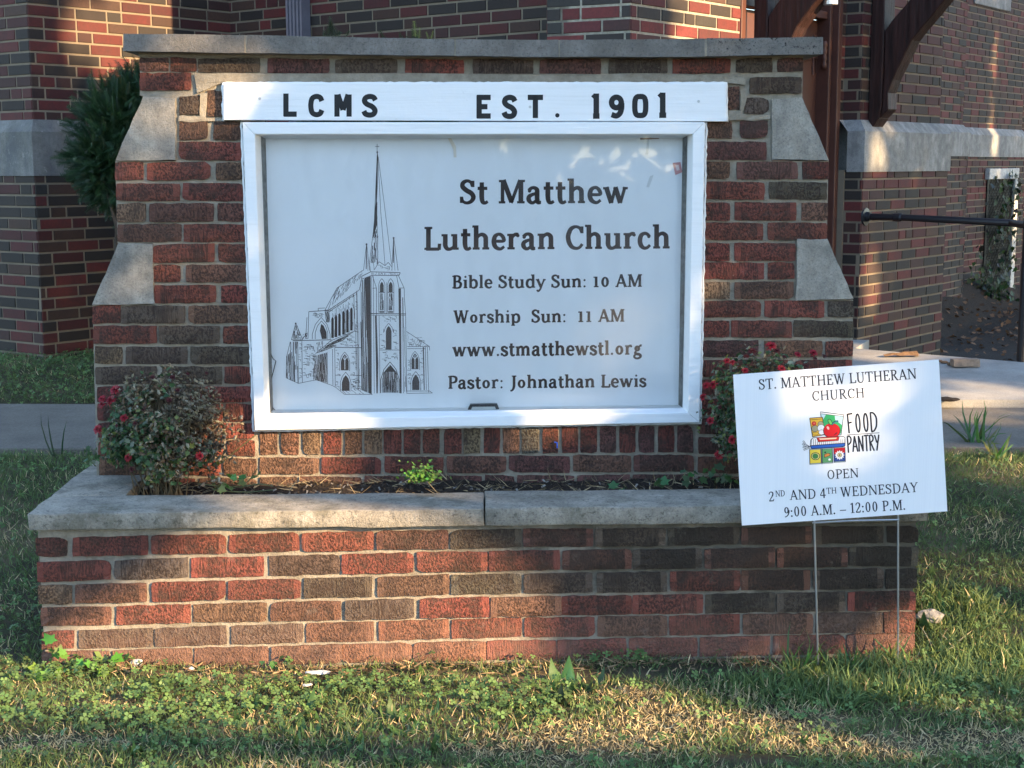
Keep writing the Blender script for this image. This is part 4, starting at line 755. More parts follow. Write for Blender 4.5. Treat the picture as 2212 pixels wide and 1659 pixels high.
# ------------------------------------------------------------------ yard sign
YS = -.085
ysign = empty('yard_sign', atZ(1850, 1408, 0.0), 'white plastic food pantry yard sign on a thin wire stake before the planter', 'yard sign')
TL, TR, BR, BL = [atY(*p, YS) for p in ((1584, 809.7), (2028, 777), (2046.5, 1104.5), (1603, 1135.3))]
m = MB(); m.prism([BL, BR, TR, TL], (0, .004, 0)); ypanel = m.build('sign_panel', M['coro'], ysign)
def sq(px, py): return atY(px, -py, YS)
fl = Flat(sq, (0, -1, 0))
UX = Vector((444, -32.7)).normalized()
for text, xa, ya, xb, yb, cap in (('ST. MATTHEW LUTHERAN', 1639, 842, 1981, 818, 22.5), ('CHURCH', 1754, 866, 1869, 858.5, 21), ('OPEN', 1786, 1035.5, 1856, 1031, 20), ('2', 1660, 1083.5, 1674, 1082.5, 21), ('ND', 1675, 1073, 1696, 1071.6, 13), ('AND 4', 1706, 1080, 1785, 1075.5, 21), ('TH', 1785, 1067, 1808, 1065.5, 13), ('WEDNESDAY', 1815, 1073.5, 1984, 1062.5, 21), ('9:00 A.M. - 12:00 P.M.', 1693, 1117.5, 1957, 1101, 22)):
    wdt = math.hypot(xb - xa, yb - ya); d = Vector((xb - xa, yb - ya)) / wdt; nn = Vector((d.y, -d.x))
    f2 = Flat(lambda u, v, xa=xa, ya=ya, d=d: sq(xa + d.x * u + d.y * v, -(ya + d.y * u - d.x * v)), (0, -1, 0)); f2.k = fl.k
    set_text(f2, text, 0, 0, cap, wdt, .135, .06, .055)
    o = len(fl.mb.v); fl.mb.v += f2.mb.v; fl.mb.f += [tuple(o + i for i in q) for q in f2.mb.f]; fl.mb.m += f2.mb.m; fl.mb.c += f2.mb.c; fl.k = f2.k
# FOOD PANTRY in hand-drawn capitals
LC = lambda x, y: ((2860 + x / 2.212) * .5486, (1400 + y / 2.212) * .5486)
def hand(text, xa, ya, xb, yb, cap, wt):
    A, B = LC(xa, ya), LC(xb, yb); wdt = math.hypot(B[0] - A[0], B[1] - A[1]); d = Vector((B[0] - A[0], B[1] - A[1])) / wdt
    f2 = Flat(lambda u, v: sq(A[0] + d.x * u + d.y * v, -(A[1] + d.y * u - d.x * v)), (0, -1, 0)); f2.k = fl.k
    set_text(f2, text, 0, 0, cap / 4.03, wdt, wt, wt, .05, font=PEN)
    o = len(fl.mb.v); fl.mb.v += f2.mb.v; fl.mb.f += [tuple(o + i for i in q) for q in f2.mb.f]; fl.mb.m += f2.mb.m; fl.mb.c += f2.mb.c; fl.k = f2.k
hand('FOOD', 1058, 678, 1326, 660, 170, .085); hand('PANTRY', 1055, 842, 1340, 826, 138, .095)
A, B = LC(1045, 692), LC(1333, 672); fl.line([(A[0], -A[1]), (B[0], -B[1])], 1.3)
fl.mb.build('lettering', M['ink2'], ypanel, fixn=False)
# logo
fl = Flat(lambda u, v: atY(*LC(u, v), YS), (0, -1, 0), .000006)
K = (.012, .014, .022); Wt = (.75, .75, .75)
def shp(pts, c, w=6, outline=True):
    fl.poly(pts, 0, c)
    if outline: fl.line(list(pts) + [pts[0]], w, 0, K)
shp([(818,490),(1022,515),(1000,690),(905,700),(850,690)], (.42,.62,.68)); fl.poly([(868,512),(944,522),(948,560),(1008,606),(996,680),(905,690),(850,660),(842,560)], 0, (.04,.36,.12)); fl.poly([(820,494),(1020,518),(1018,528),(820,506)], 0, Wt); fl.line([(820,506),(1018,530)], 4, 0, K)
fl.poly([(944,524),(1010,534),(1008,600),(948,560)], 0, (.45,.66,.74))
shp([(725,545),(838,537),(852,690),(750,708)], (.72,.42,.05)); fl.line([(727,560),(838,551)], 4, 0, K); fl.ell(763,592,20,20,0,(.6,.03,.02)); fl.ell(765,590,9,9,0,(.75,.15,.1))
for cx, cy, rx, ry, c in ((822,600,24,26,(.38,.33,.2)),(772,636,28,26,(.36,.32,.2)),(825,632,30,30,Wt),(830,668,24,20,Wt),(775,680,26,12,(.72,.42,.05))): fl.ell(cx, cy, rx + 3, ry + 3, 0, K); fl.ell(cx, cy, rx, ry, 0, c)
fl.ell(918,655,76,66,0,K); fl.ell(900,652,52,58,0,(.55,.012,.018)); fl.ell(936,652,52,58,0,(.55,.012,.018)); fl.ell(918,662,64,54,0,(.55,.012,.018)); fl.ell(885,630,10,16,0,(.8,.45,.42),-.5); fl.line([(935,695),(958,672)], 4, 0, K); fl.line([(950,690),(965,668)], 4, 0, K)
fl.line([(918,605),(932,585),(955,572),(975,572)], 15, 0, K); fl.line([(920,602),(934,587),(955,576),(970,576)], 8, 0, (.05,.22,.26)); fl.ell(903,578,17,30,0,K,-.5); fl.ell(903,578,12,25,0,(.12,.45,.12),-.5)
shp([(730,790),(735,735),(755,716),(1012,702),(1033,712),(1034,770),(1000,785)], Wt)
for x in range(742, 1032, 17): fl.line([(x, 728 if x < 790 or x > 980 else 748), (x, 782)], 4, 0, K)
fl.poly([(786,716),(982,706),(976,738),(955,742),(800,752)], 0, (.50,.02,.02)); fl.poly([(806,722),(962,714),(955,726),(815,734)], 0, (.80,.60,.40)); fl.line([(786,716),(800,752),(976,740),(982,706)], 4, 0, K)
shp([(732,784),(1034,762),(1032,788),(1000,796),(740,810)], (.02,.10,.42))
for q in ([(728,800),(690,775),(668,742)],[(726,800),(690,785),(660,768)],[(728,800),(690,800),(664,795)],[(728,800),(695,812),(672,822)]): fl.line(q, 14, 0, K); fl.line(q, 6, 0, Wt)
for x0, x1, y0, y1, c in ((724,822,818,945,(.72,.55,.06)),(832,922,812,938,(.10,.30,.12)),(936,1032,805,928,(.02,.06,.25))):
    shp([(x0,y0),(x1,y0-6),(x1+4,y1-6),(x0+3,y1)], c); fl.line([(x0-4,y0),(x1+3,y0-6)], 9, 0, K); fl.line([(x0-1,y0),(x1,y0-6)], 4, 0, (.4,.5,.55)); fl.line([(x0,y1),(x1+7,y1-7)], 11, 0, K); fl.line([(x0+3,y1),(x1+4,y1-7)], 5, 0, (.4,.5,.5))
fl.ell(776,876,40,34,0,K); fl.ell(776,876,34,28,0,(.72,.6,.2)); fl.ell(774,876,26,24,0,(.05,.2,.06))
fl.poly([(850,860),(880,848),(906,852),(902,872),(880,880),(852,890)], 0, K); fl.poly([(855,862),(880,852),(901,856),(898,869),(880,876),(856,884)], 0, (.62,.22,.05)); fl.ell(860,842,8,7,0,K); fl.ell(898,905,11,10,0,Wt)
fl.poly([(938,806),(1030,800),(1032,845),(938,858)], 0, (.45,.01,.02))
st = []
for k in range(24): r = 44 if k % 2 == 0 else 30; st.append((986 + r * math.cos(k * math.pi / 12), 866 + r * math.sin(k * math.pi / 12)))
fl.poly(st, 0, Wt); fl.ell(986,866,20,20,0,K); fl.ell(986,866,17,17,0,(.55,.45,.22)); fl.ell(986,866,6,6,0,K)
fl.mb.build('logo', M['colour'], ypanel, fixn=False)
m = MB(); yk = YS + .008
P0, P1 = atY(1757, 1050, yk), atY(1767, 1424, yk); Q0, Q1 = atY(1940, 1040, yk), atY(1940, 1410, yk)
m.tube([P0, P1, P1 + Vector((.001, 0, -.08))], .0027, 6); m.tube([Q0, Q1, Q1 + Vector((0, 0, -.08))], .0027, 6); m.tube([atY(1755,1129.5,yk-.004), atY(1850,1124.5,yk-.004), atY(1942,1123,yk-.004)], .0027, 6)
m.build('wire_stake', M['steel'], ysign)
# ------------------------------------------------------------------ the church behind
church = empty('church_building', pt(1400, 500, 8.5), 'red and dark brick church building with pale stone band behind the sign wall', 'church')
church.location.z = .2
V2 = lambda v: Vector((v.x, v.y, 0))
K0, K1, L3E = V2(pt(66, 150, 8.33)), V2(pt(497, 40, 9.47)), V2(pt(1182, 40, 7.95))
P1A, K2, DE = V2(pt(1182, 40, 7.46)), V2(pt(1362, 40, 7.26)), V2(pt(2040, 150, 10.25))
LF = K0 + Vector((-1.39, 1, 0)) * 3.2
ZB0, ZBV, ZB1 = pt(60, 380, 8.33).z, pt(60, 285, 8.33).z, pt(60, 258, 8.33).z
ZT = 3.5
def offset_poly(ps, o):
    out = []
    for i, p in enumerate(ps):
        ns = []
        if i > 0: t = (ps[i] - ps[i - 1]).normalized(); ns.append(Vector((t.y, -t.x, 0)))
        if i < len(ps) - 1: t = (ps[i + 1] - ps[i]).normalized(); ns.append(Vector((t.y, -t.x, 0)))
        if len(ns) == 2: b = (ns[0] + ns[1]).normalized(); out.append(p + b * (o / max(.35, b.dot(ns[0]))))
        else: out.append(p + ns[0] * o)
    return out
def band(ps, o1, o0, zs, mat=None):
    prof = [(o1, zs[0]), (o1, zs[1]), (o0, zs[2]), (o0 - .1, zs[2]), (o0 - .1, zs[0])]; m = MB(); R_ = [offset_poly(ps, o) for o, z in prof]
    for i in range(len(ps) - 1):
        for k in range(5):
            k2 = (k + 1) % 5; z, z2 = prof[k][1], prof[k2][1]
            m.quad([(R_[k][i].x, R_[k][i].y, z), (R_[k][i + 1].x, R_[k][i + 1].y, z), (R_[k2][i + 1].x, R_[k2][i + 1].y, z2), (R_[k2][i].x, R_[k2][i].y, z2)])
    o = m.build('stone_band', mat or M['band'], church, bevel=.006); return o
sd_ = [0]
def walls(ps, o, z0, z1, name='brick_wall', only=None, course=.0667, mort='mortar_church', gain=1.):
    q = offset_poly(ps, o); m = MB()
    for i in range(len(q) - 1):
        if only and i not in only: continue
        sd_[0] += 1; far_wall(m, q[i], q[i + 1], z0, z1, course, seed=sd_[0], body=.12, gain=gain)
    return m.build(name, [M['brick_church'], M[mort]], church)
def mass(ps, z0, z1):
    m = MB(); q = offset_poly(ps, 0)
    for a, b in zip(q[:-1], q[1:]):
        W_ = VPlane(a, b); m.hexa([W_.P(0, z0, -.12), W_.P(W_.L, z0, -.12), W_.P(W_.L, z0), W_.P(0, z0), W_.P(0, z1, -.12), W_.P(W_.L, z1, -.12), W_.P(W_.L, z1), W_.P(0, z1)], 0, (.1, .04, .03, .5))
    m.build('upper_wall', M['brick_church'], church)
left_ps = [LF, K0, K1, K1 + (L3E - K1) * 1.25]
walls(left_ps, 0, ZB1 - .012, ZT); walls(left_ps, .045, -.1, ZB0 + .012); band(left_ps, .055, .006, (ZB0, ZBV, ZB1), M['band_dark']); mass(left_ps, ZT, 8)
# downspout
m = MB(); W3 = VPlane(K1, L3E); u0, u1 = W3.u(639, 30), W3.u(673, 30); um = (u0 + u1) / 2; n_ = 9
pf = [(0, .01)]
for k in range(n_):
    a, b = u0 + (u1 - u0) * k / n_, u0 + (u1 - u0) * (k + 1) / n_; d = .075 + (.012 if k % 2 == 0 else 0); pf += [(a, d), (b, d)]
pf = [(u0, .012)] + pf[1:] + [(u1, .012)]
m.prism([W3.P(u, .1, o) for u, o in pf], (0, 0, 5)); m.build('downspout', M['spout'], church)
# pier and entrance wall
Wl = VPlane(K2, DE); back = Wl.t
pier = [P1A + back * 1.0, P1A, K2, K2 + Wl.t * .001]
uD1 = Wl.u(1815, 130); uB = Wl.u(1836, 150); uDl = uD1 - 1.22
bk = -VPlane(P1A, K2).n
wp = [P1A + bk * 1.0, P1A, K2, V2(Wl.P(uDl, 0))]
walls(wp, 0, ZB1 - .012, ZT, mort='mortar_repoint', gain=1.6); walls(wp, .045, -.1, ZB0 + .012); band(wp, .055, .006, (ZB0, ZBV, ZB1)); mass(wp, ZT, 8)  # upper pier bricks lightened beyond the other walls to look sunlit
Wd = Wl.off(.11); uC = Wd.u(1862, 150); uE = Wd.u(2034, 150)
dp = [V2(Wl.P(uD1, 0)), V2(Wl.P(uC - .02, 0)), V2(Wl.P(uC - .005, 0, .11)), V2(Wl.P(uE, 0, .11)), V2(Wl.P(uE + .02, 0, -.6))]
walls(dp, 0, ZB1 - .012, ZT); walls(dp, .05, -.1, ZB0 + .012); band(dp, .065, .006, (ZB0, ZBV, ZB1)); mass(dp, ZT, 8)
# arch wall over the door and the door itself
Wr = Wl.off(-.13); zdr = .34; ztop = Wr.hit(1790, 49).z
m = MB()
far_wall(m, V2(Wl.P(uDl, 0)), V2(Wl.P(uD1, 0)), 2.75, ZT, seed=77, body=.12); m.build('brick_wall', [M['brick_church'], M['mortar_church']], church)
ul0, ul1 = uDl + .10, uD1 - .085
def wbox(m, W_, u0, u1, z0, z1, o0, o1, mi=0, c=(1, 1, 1, 1)):
    m.hexa([W_.P(u0, z0, o0), W_.P(u1, z0, o0), W_.P(u1, z0, o1), W_.P(u0, z0, o1), W_.P(u0, z1, o0), W_.P(u1, z1, o0), W_.P(u1, z1, o1), W_.P(u0, z1, o1)], mi, c)
m = MB(); wbox(m, Wl, ul0, ul1, zdr, ztop, -.16, -.115)
for z0, z1 in ((.5, 1.0), (1.1, 1.62)): wbox(m, Wl, ul0 + .12, ul1 - .12, z0, z1, -.113, -.105)
door = m.build('entrance_door', M['door'], church, bevel=.004)
m = MB()
wbox(m, Wl, uD1 - .085, uD1 - .05, zdr, 2.75, -.13, -.03); wbox(m, Wl, uD1 - .05, uD1, zdr, 2.75, -.13, .012); wbox(m, Wl, uDl, uDl + .05, zdr, 2.75, -.13, .012); wbox(m, Wl, uDl + .05, ul0, zdr, 2.75, -.13, -.03)
wbox(m, Wl, ul0, ul1, ztop + .003, ztop + .05, -.13, -.05); wbox(m, Wl, ul0, ul1, ztop + .053, 2.75, -.16, -.10)
m.build('door_frame', M['door'], church, bevel=.006)
m = MB()
q = [Wl.P(ul0 + (ul1 - ul0) * t, ztop + .10 + .32 * math.sin(math.pi * min(max(t, 0), 1)) ** .7, -.095) for t in [k / 24 for k in range(25)]]
m.tube(q, .012, 6); m.build('arch_moulding', M['door'], door)
zh0, zh1 = Wr.hit(1787, 153).z, Wr.hit(1787, 94).z; uh = ul1 - .02
m = MB(); m.tube([Wl.P(uh, zh0 + (zh1 - zh0) * k / 12, -.055) for k in range(13)], [.012 if k in (0, 3, 6, 9, 12) else .0175 for k in range(13)], 8); m.build('hinge', M['door'], door, smooth=True)
m = MB(); zs = (zh0 + zh1) / 2
wbox(m, Wl, ul1 - .5, ul1 - .005, zs - .02, zs + .02, -.114, -.104)
for sg in (-1, 1):
    m.tube([Wl.P(ul1 - .10 - .16 * math.sin(t) - .05 * t, zs + sg * (.03 + .09 * (1 - math.cos(t))), -.108) for t in [k * .28 for k in range(12)]], .007, 6)
    m.tube([Wl.P(ul1 - .06, zs + sg * (.02 + .02 * k), -.108) for k in range(6)], .007, 6)
m.build('strap_hinge', M['door'], door)
# timber brackets of the porch (one outline, used twice): u2 runs out from the wall
zc_ = lambda x, y: (1755.4 + x / 4.847, y / 4.847)
ub2 = Wd.u(1885, 150); Pb = Wl.P(ub2, 0, .12); NB = VPlane(V2(Pb), V2(Pb + Wl.n))
def brk(x, y): h = NB.hit(*zc_(x, y)); return ((h - NB.a).dot(NB.t), h.z)
postq = [brk(*p) for p in ((607,-300),(733,-300),(718,330),(690,1130),(662,1245),(598,1335),(552,1270))]
braceq = [brk(*p) for p in ((664,1240),(692,1130),(720,330),(800,215),(900,100),(985,0),(1150,-220),(1640,-260),(1500,-160),(1350,0),(1230,150),(1100,300),(1000,430),(900,640),(800,840),(752,975),(757,1150))]
du = postq[6][0]; DZ = -(postq[4][1] - (ZB1 + .0)) * 0
def bracket(u_on_wall, o_wall):
    m = MB()
    for q, ins in ((postq, 0.0), (braceq, .012)):
        m.prism([Wl.P(u_on_wall + ins, z, o_wall + (a - du)) for a, z in q], Wl.t * (.15 - 2 * ins))
    b = m.build('timber_bracket', M['timber'], church); roughen(b, .002, 9, 2, 3)
    md = b.modifiers.new('edge', 'BEVEL'); md.width = .012; md.segments = 1; md.angle_limit = .6; return b
bracket(ub2 - .06, .118)
bracket(Wl.u(1624, 60), .010)
m = MB(); a = pt(1794, 4, 8.0); m.tube([a + Vector((0, 0, .02)), a + Vector((0, 0, -.015)), a + Vector((0, 0, .30))], [.045, .04, .04], 16); m.build('porch_lamp', M['steel'], church)
# far wing with the window
EA, EB = V2(pt(1960, 150, 12.4)), V2(pt(2084, 150, 13.6)); We = VPlane(EA, EB)
FB = V2(We.P(We.L, 0, -.28)); FE = V2(pt(2206, 300, 15.7)); Wf = VPlane(FB, FE)
fz0, fzv, fz1 = pt(2090, 338, 13.8).z, pt(2090, 288, 13.8).z, pt(2090, 271, 13.8).z
wing = [V2(We.P(0, 0)), EB, FB, FE, FE + Vector((-.1, .9, 0)), FE + Vector((6.0, 4.6, 0))]
walls(wing, 0, fz1 - .012, ZT + .6, course=.0667); walls(wing, .05, -.5, fz0 + .012, course=.0667); band(wing, .065, .006, (fz0, fzv, fz1)); mass(wing, ZT + .6, 8)
m = MB(); a, b = Wf.hit(2102, 8), Wf.hit(2181, 8); ua, ub = Wf.u(2102, 8), Wf.u(2181, 8); wbox(m, Wf, ua, ub, Wf.hit(2140, 17).z, Wf.hit(2140, 17).z + .5, -.02, .02); m.build('stone_sill', M['band'], church, bevel=.01)
Wg = Wf.off(.055); uw0, uw1 = Wg.u(2128, 370), Wg.u(2192, 370); zw0, zw1 = Wg.hit(2170, 678).z, Wg.hit(2160, 364).z
m = MB(); wbox(m, Wg, uw0, uw1, zw1 - .11, zw1, 0, .05); wbox(m, Wg, uw1 - .10, uw1, zw0, zw1 - .112, 0, .05); wbox(m, Wg, uw0, uw1, zw0 - .05, zw0 - .002, 0, .05)
win = m.build('window', M['wframe'], church, bevel=.006); roughen(win, .003, 20, 1, 5)
m = MB(); wbox(m, Wg, uw0 + .052, uw1 - .102, zw0, zw1 - .114, .003, .012); m.build('pane', M['screen'], win)
m = MB(); wd_, hh_ = uw1 - .102 - uw0 - .052, zw1 - .114 - zw0
for k in range(-40, 60):
    for sg in (1, -1):
        pts = []
        for t in (0, 1):
            zz_ = zw0 + hh_ * t; uu_ = uw0 + .052 + k * .045 + (sg * hh_ * t * .8)
            pts.append((uu_, zz_))
        (ua_, za_), (ub_, zb_) = pts; lo, hi = uw0 + .055, uw1 - .105
        if max(ua_, ub_) < lo or min(ua_, ub_) > hi: continue
        def cl(ux, uy, zx, zy, lim): t = (lim - ux) / (uy - ux); return lim, zx + (zy - zx) * t
        A_, B_ = (ua_, za_), (ub_, zb_)
        if A_[0] < lo: A_ = cl(ua_, ub_, za_, zb_, lo)
        if A_[0] > hi: A_ = cl(ua_, ub_, za_, zb_, hi)
        if B_[0] < lo: B_ = cl(ua_, ub_, za_, zb_, lo)
        if B_[0] > hi: B_ = cl(ua_, ub_, za_, zb_, hi)
        m.tube([Wg.P(A_[0], A_[1], .03), Wg.P(B_[0], B_[1], .03)], .0022, 3)
m.build('wire_screen', M['mesh'], win)
# ------------------------------------------------------------------ ground, pavement, slab
SWZ = .18
sn0, sn1, sf0, sf1 = atZ(60, 968, SWZ), atZ(2120, 966, SWZ), atZ(60, 872, SWZ), atZ(2120, 880, SWZ)
def line_y(a, b, x): return a.y + (b.y - a.y) * (x - a.x) / (b.x - a.x)
def sstep(a, b, x): t = min(max((x - a) / (b - a), 0), 1); return t * t * (3 - 2 * t)
GK0 = pt(108, 771, 8.33).z
from mathutils import noise as NZ
def gz(x, y):
    yn, yf = line_y(sn0, sn1, x), line_y(sf0, sf1, x)
    z = SWZ * sstep(.1, yn - .1, y)
    if y > yf: z = SWZ + (GK0 - SWZ) * sstep(yf, yf + .9, y)
    if y > yn - .12 and y < yf + .08: z = SWZ - .03
    r = sstep(2.1, 2.9, x - (y - 4) * .6) * sstep(yf + .3, yf + 1.4, y)
    z = z * (1 - r) + (-.05) * r
    z -= .035 * sstep(-.8, -3, y)
    return z + .012 * NZ.noise(Vector((x * 2.1, y * 2.1, 0))) * (0 if yn - .12 < y < yf + .08 else 1)
m = MB(); xsn = sorted(set([round(-8 + .125 * i, 4) for i in range(150)])); ysn = [round(-7 + .125 * i, 4) for i in range(190)]
def gv(x, y): return (x, y, gz(x, y) - .006)
for i in range(len(xsn) - 1):
    for j in range(len(ysn) - 1):
        m.quad([gv(xsn[i], ysn[j]), gv(xsn[i + 1], ysn[j]), gv(xsn[i + 1], ysn[j + 1]), gv(xsn[i], ysn[j + 1])], 1 if xsn[i] > 3.0 and ysn[j] > 4.6 and xsn[i] < 12 and ysn[j] < 14 else 0)
xa, xb, ya, yb = xsn[0], xsn[-1], ysn[0], ysn[-1]
for q in ([(-120,-120),(120,-120),(xb,ya),(xa,ya)], [(120,-120),(120,120),(xb,yb),(xb,ya)], [(120,120),(-120,120),(xa,yb),(xb,yb)], [(-120,120),(-120,-120),(xa,ya),(xa,yb)]):
    m.quad([(x, y, gz(x, y) - .006 if abs(x) < 100 else -.05) for x, y in q])
gr = kind(m.build('ground', [M['lawn'], M['soil']], smooth=True), 'structure')
m = MB()
def ext(a, b, x): return Vector((x, line_y(a, b, x), SWZ))
xs_ = [-7.0, -3.2, -1.75, -.28, 1.2, 2.7, 4.2, 7.5]
for x0, x1 in zip(xs_[:-1], xs_[1:]):
    m.prism([ext(sn0, sn1, x0 + .004), ext(sn0, sn1, x1 - .004), ext(sf0, sf1, x1 - .004), ext(sf0, sf1, x0 + .004)], (0, 0, -.12))
kind(m.build('sidewalk', M['walk'], bevel=.006), 'structure')
# entrance slab: raised pale concrete from the pavement to the door
A0 = atZ(1846, 751, .325); A1 = A0 + Wl.n * 0; edge_dir = (atZ(2212, 799, .25) - A0).normalized()
xr = 6.2
m = MB(); far = A0 + edge_dir * 2.2
zf = SWZ + .035
n0 = Vector((1.0, line_y(sf0, sf1, 1.0) + .02, zf)); n1 = Vector((4.9, line_y(sf0, sf1, 4.9) + .02, zf))
b0 = Vector((A0.x - 2.6, A0.y + .6, .335))
top = [n0, Vector((2.3, line_y(sf0, sf1, 2.3) + .02, zf)), Vector((3.2, line_y(sf0, sf1, 3.2) + .03, zf)), n1, Vector((far.x, far.y, .255)), A0, A0 + Wl.t * .4 - Wl.n * .1, b0]
m.prism(top, (0, 0, -.4)); rs = kind(m.build('entrance_slab', M['ramp']), 'structure'); roughen(rs, .006, 9, 0, 2)
# ------------------------------------------------------------------ handrail
hr = empty('handrail', pt(1867, 750, 8.8), 'black pipe handrail fixed by a round flange to the brick wall beside the entrance slab', 'handrail')
Wq = Wl.off(.16); h0 = Wq.hit(1868, 468); dirn = Wl.n.copy()
m = MB(); m.tube([h0 + dirn * .002, h0 + dirn * .012, h0 + dirn * .014, h0 + dirn * .04], [.058, .055, .032, .028], 16); m.build('flange', M['black'], hr, smooth=False)
h1 = h0 + dirn * .95 - Vector((0, 0, .02))
m = MB(); m.tube([h0 + dirn * .01, h0 + dirn * .20], .0215, 12); m.tube([h0 + dirn * .19, h0 + dirn * .20, h0 + dirn * .24, h0 + dirn * .25], [.024, .027, .027, .024], 12); m.tube([h0 + dirn * .24, h1], .021, 12); m.build('rail', M['black'], hr, smooth=False)
pz = atZ(2204, 792, .24); pb = Vector((h1.x, h1.y, .2)); pb = Vector((pz.x, pz.y, .22))
m = MB(); m.tube([h1 + dirn * -.02, Vector((pb.x, pb.y, h1.z + .0))], .021, 12); m.tube([Vector((pb.x, pb.y, h1.z + .03)), pb], .022, 12); m.tube([pb + Vector((0, 0, .012)), pb - Vector((0, 0, .01))], [.05, .055], 14); m.build('post', M['black'], hr)
# ------------------------------------------------------------------ small loose things
def lump(name, loc, sx, sy, sz, mat, label, cat, seed, sub=3, group=None, rz=0):
    bm = bmesh.new(); bmesh.ops.create_icosphere(bm, subdivisions=sub, radius=1)
    for v in bm.verts:
        n = NZ.noise_vector(v.co * 1.6 + Vector((seed * 7.3, 0, 0))); v.co = v.co + n * .32 + NZ.noise_vector(v.co * 5) * .08
        v.co = Vector((v.co.x * sx, v.co.y * sy, v.co.z * sz))
    me = bpy.data.meshes.new(name); bm.to_mesh(me); bm.free(); me.materials.append(mat)
    o = bpy.data.objects.new(name, me); COL.objects.link(o); o.location = loc; o.rotation_euler = (0, 0, rz); return tag(o, label, cat, group)
lump('rock', atZ(2008, 1340, .02) + Vector((0, 0, .012)), .042, .030, .020, M['stone'], 'pale grey rock half hidden in the grass beside the right end of the planter', 'rock', 1)
lump('pebble', atZ(413, 1449, 0) + Vector((0, 0, .006)), .008, .007, .006, M['paper'], 'small white pebble at the foot of the planter near its left end', 'pebble', 2, 2)
lump('paper_scrap', atZ(688, 1457, 0) + Vector((0, 0, .006)), .034, .012, .005, M['paper'], 'crumpled white paper scrap on bare soil in front of the planter', 'litter', 3, 3)
lump('paper_scrap', atZ(665, 1487, 0) + Vector((0, 0, .010)), .013, .008, .004, M['paper'], 'small torn white scrap lying in the clover in front of the larger crumpled paper', 'litter', 4, 3)
lump('paper_wad', atZ(295, 1441, 0) + Vector((0, 0, .012)), .018, .012, .010, M['paper'], 'little white wad among dry stalks at the foot of the planter', 'litter', 5, 3)
p = atZ(1952, 768, .31); m = MB(); ax = Vector((.13, .02, 0))
m.hexa([p + Vector(v) for v in ((-.11,-.015,0),(.08,-.02,0),(.10,.02,0),(-.10,.025,0),(-.12,-.01,.008),(.07,-.015,.03),(.08,.015,.026),(-.08,.02,.010))]); o = m.build('wood_chunk', M['wood']); roughen(o, .008, 18, 3, 1); tag(o, 'splintered brown wood chunk lying on the pale entrance slab near the wall', 'wood')
p = atZ(2080, 789, .29); m = MB(); m.box((p.x - .06, p.y - .03, p.z - .004), (p.x + .085, p.y + .03, p.z + .036), 0); o = m.build('brick_fragment', mk('tan_brick', (.36, .26, .19), .9, var=[(40, .4)], bump=(60, .5, .004))); roughen(o, .004, 22, 3, 2); tag(o, 'tan block lying on the far edge of the entrance slab', 'brick')
for k, (x, y) in enumerate(((2040, 786), (2052, 789), (2031, 784))):
    lump('mortar_crumb', atZ(x, y, .285) + Vector((0, 0, .008)), .022 - .005 * k, .014, .010, M['wood'], ('brown crumb nearest to the tan block on the slab', 'second crumb in the row left of the tan block', 'crumb farthest from the tan block, at the top right corner of the yard sign')[[1, 0, 2][k]], 'crumb', 6 + k, 2, 'crumbs beside the tan block')
lump('dead_leaf', atZ(2045, 864, .222) + Vector((0, 0, .004)), .06, .05, .009, M['soil'], 'dark rotting leaf on the pale slab just right of the yard sign', 'leaf', 9, 3)
m = MB(); p = atY(1201, 958, S - .008); m.tube([p + Vector((-.005, 0, .004)), p + Vector((.003, -.003, .003)), p + Vector((.004, -.002, -.014))], .0024, 6); o = m.build('wall_plug', M['blue']); tag(o, 'small blue plastic plug stuck in the brick joint under the display case', 'plug')
# ------------------------------------------------------------------ soil bed in the planter
m = MB(); nx_, ny_ = 110, 16
def bz(x, y): return ZC1 - .030 + .016 * NZ.noise(Vector((x * 9, y * 9, 1))) + .008 * NZ.noise(Vector((x * 33, y * 33, 2)))
gx = [CB * 0 + .2 + (2.06) * i / nx_ for i in range(nx_ + 1)]; gy = [CB - .004 + (S + .004 - CB) * j / ny_ for j in range(ny_ + 1)]
for i in range(nx_):
    for j in range(ny_):
        m.quad([(gx[i], gy[j], bz(gx[i], gy[j])), (gx[i + 1], gy[j], bz(gx[i + 1], gy[j])), (gx[i + 1], gy[j + 1], bz(gx[i + 1], gy[j + 1])), (gx[i], gy[j + 1], bz(gx[i], gy[j + 1]))])
kind(m.build('soil', M['soil'], smooth=True), 'structure')
U = RNG.uniform
# bark chips and dry bits on the soil
chip = [(-1, -.3, 0), (.9, -.4, .1), (1, .3, 0), (-.8, .4, .15)]
n = 1500; loc = np.stack([U(.22, 2.24, n), U(CB + .004, S - .006, n), np.zeros(n)], 1); loc[:, 2] = [bz(a, b) + .003 for a, b in loc[:, :2]]
zax = RNG.normal(size=(n, 3)) * .6 + np.array([0, -.2, 1]); Mx = frames(n, zax) * (U(.002, .0085, n)[:, None, None])
cc = np.where(U(0, 1, (n, 1)) < .16, U(.12, .3, (n, 1)) * np.array([[1, .9, .78]]), U(.02, .10, (n, 1)) * np.array([[1, .72, .5]]))
kind(inst('mulch', chip, [(0, 1, 2, 3)], Mx, loc, cc, M['dry'], smooth=False), 'stuff')
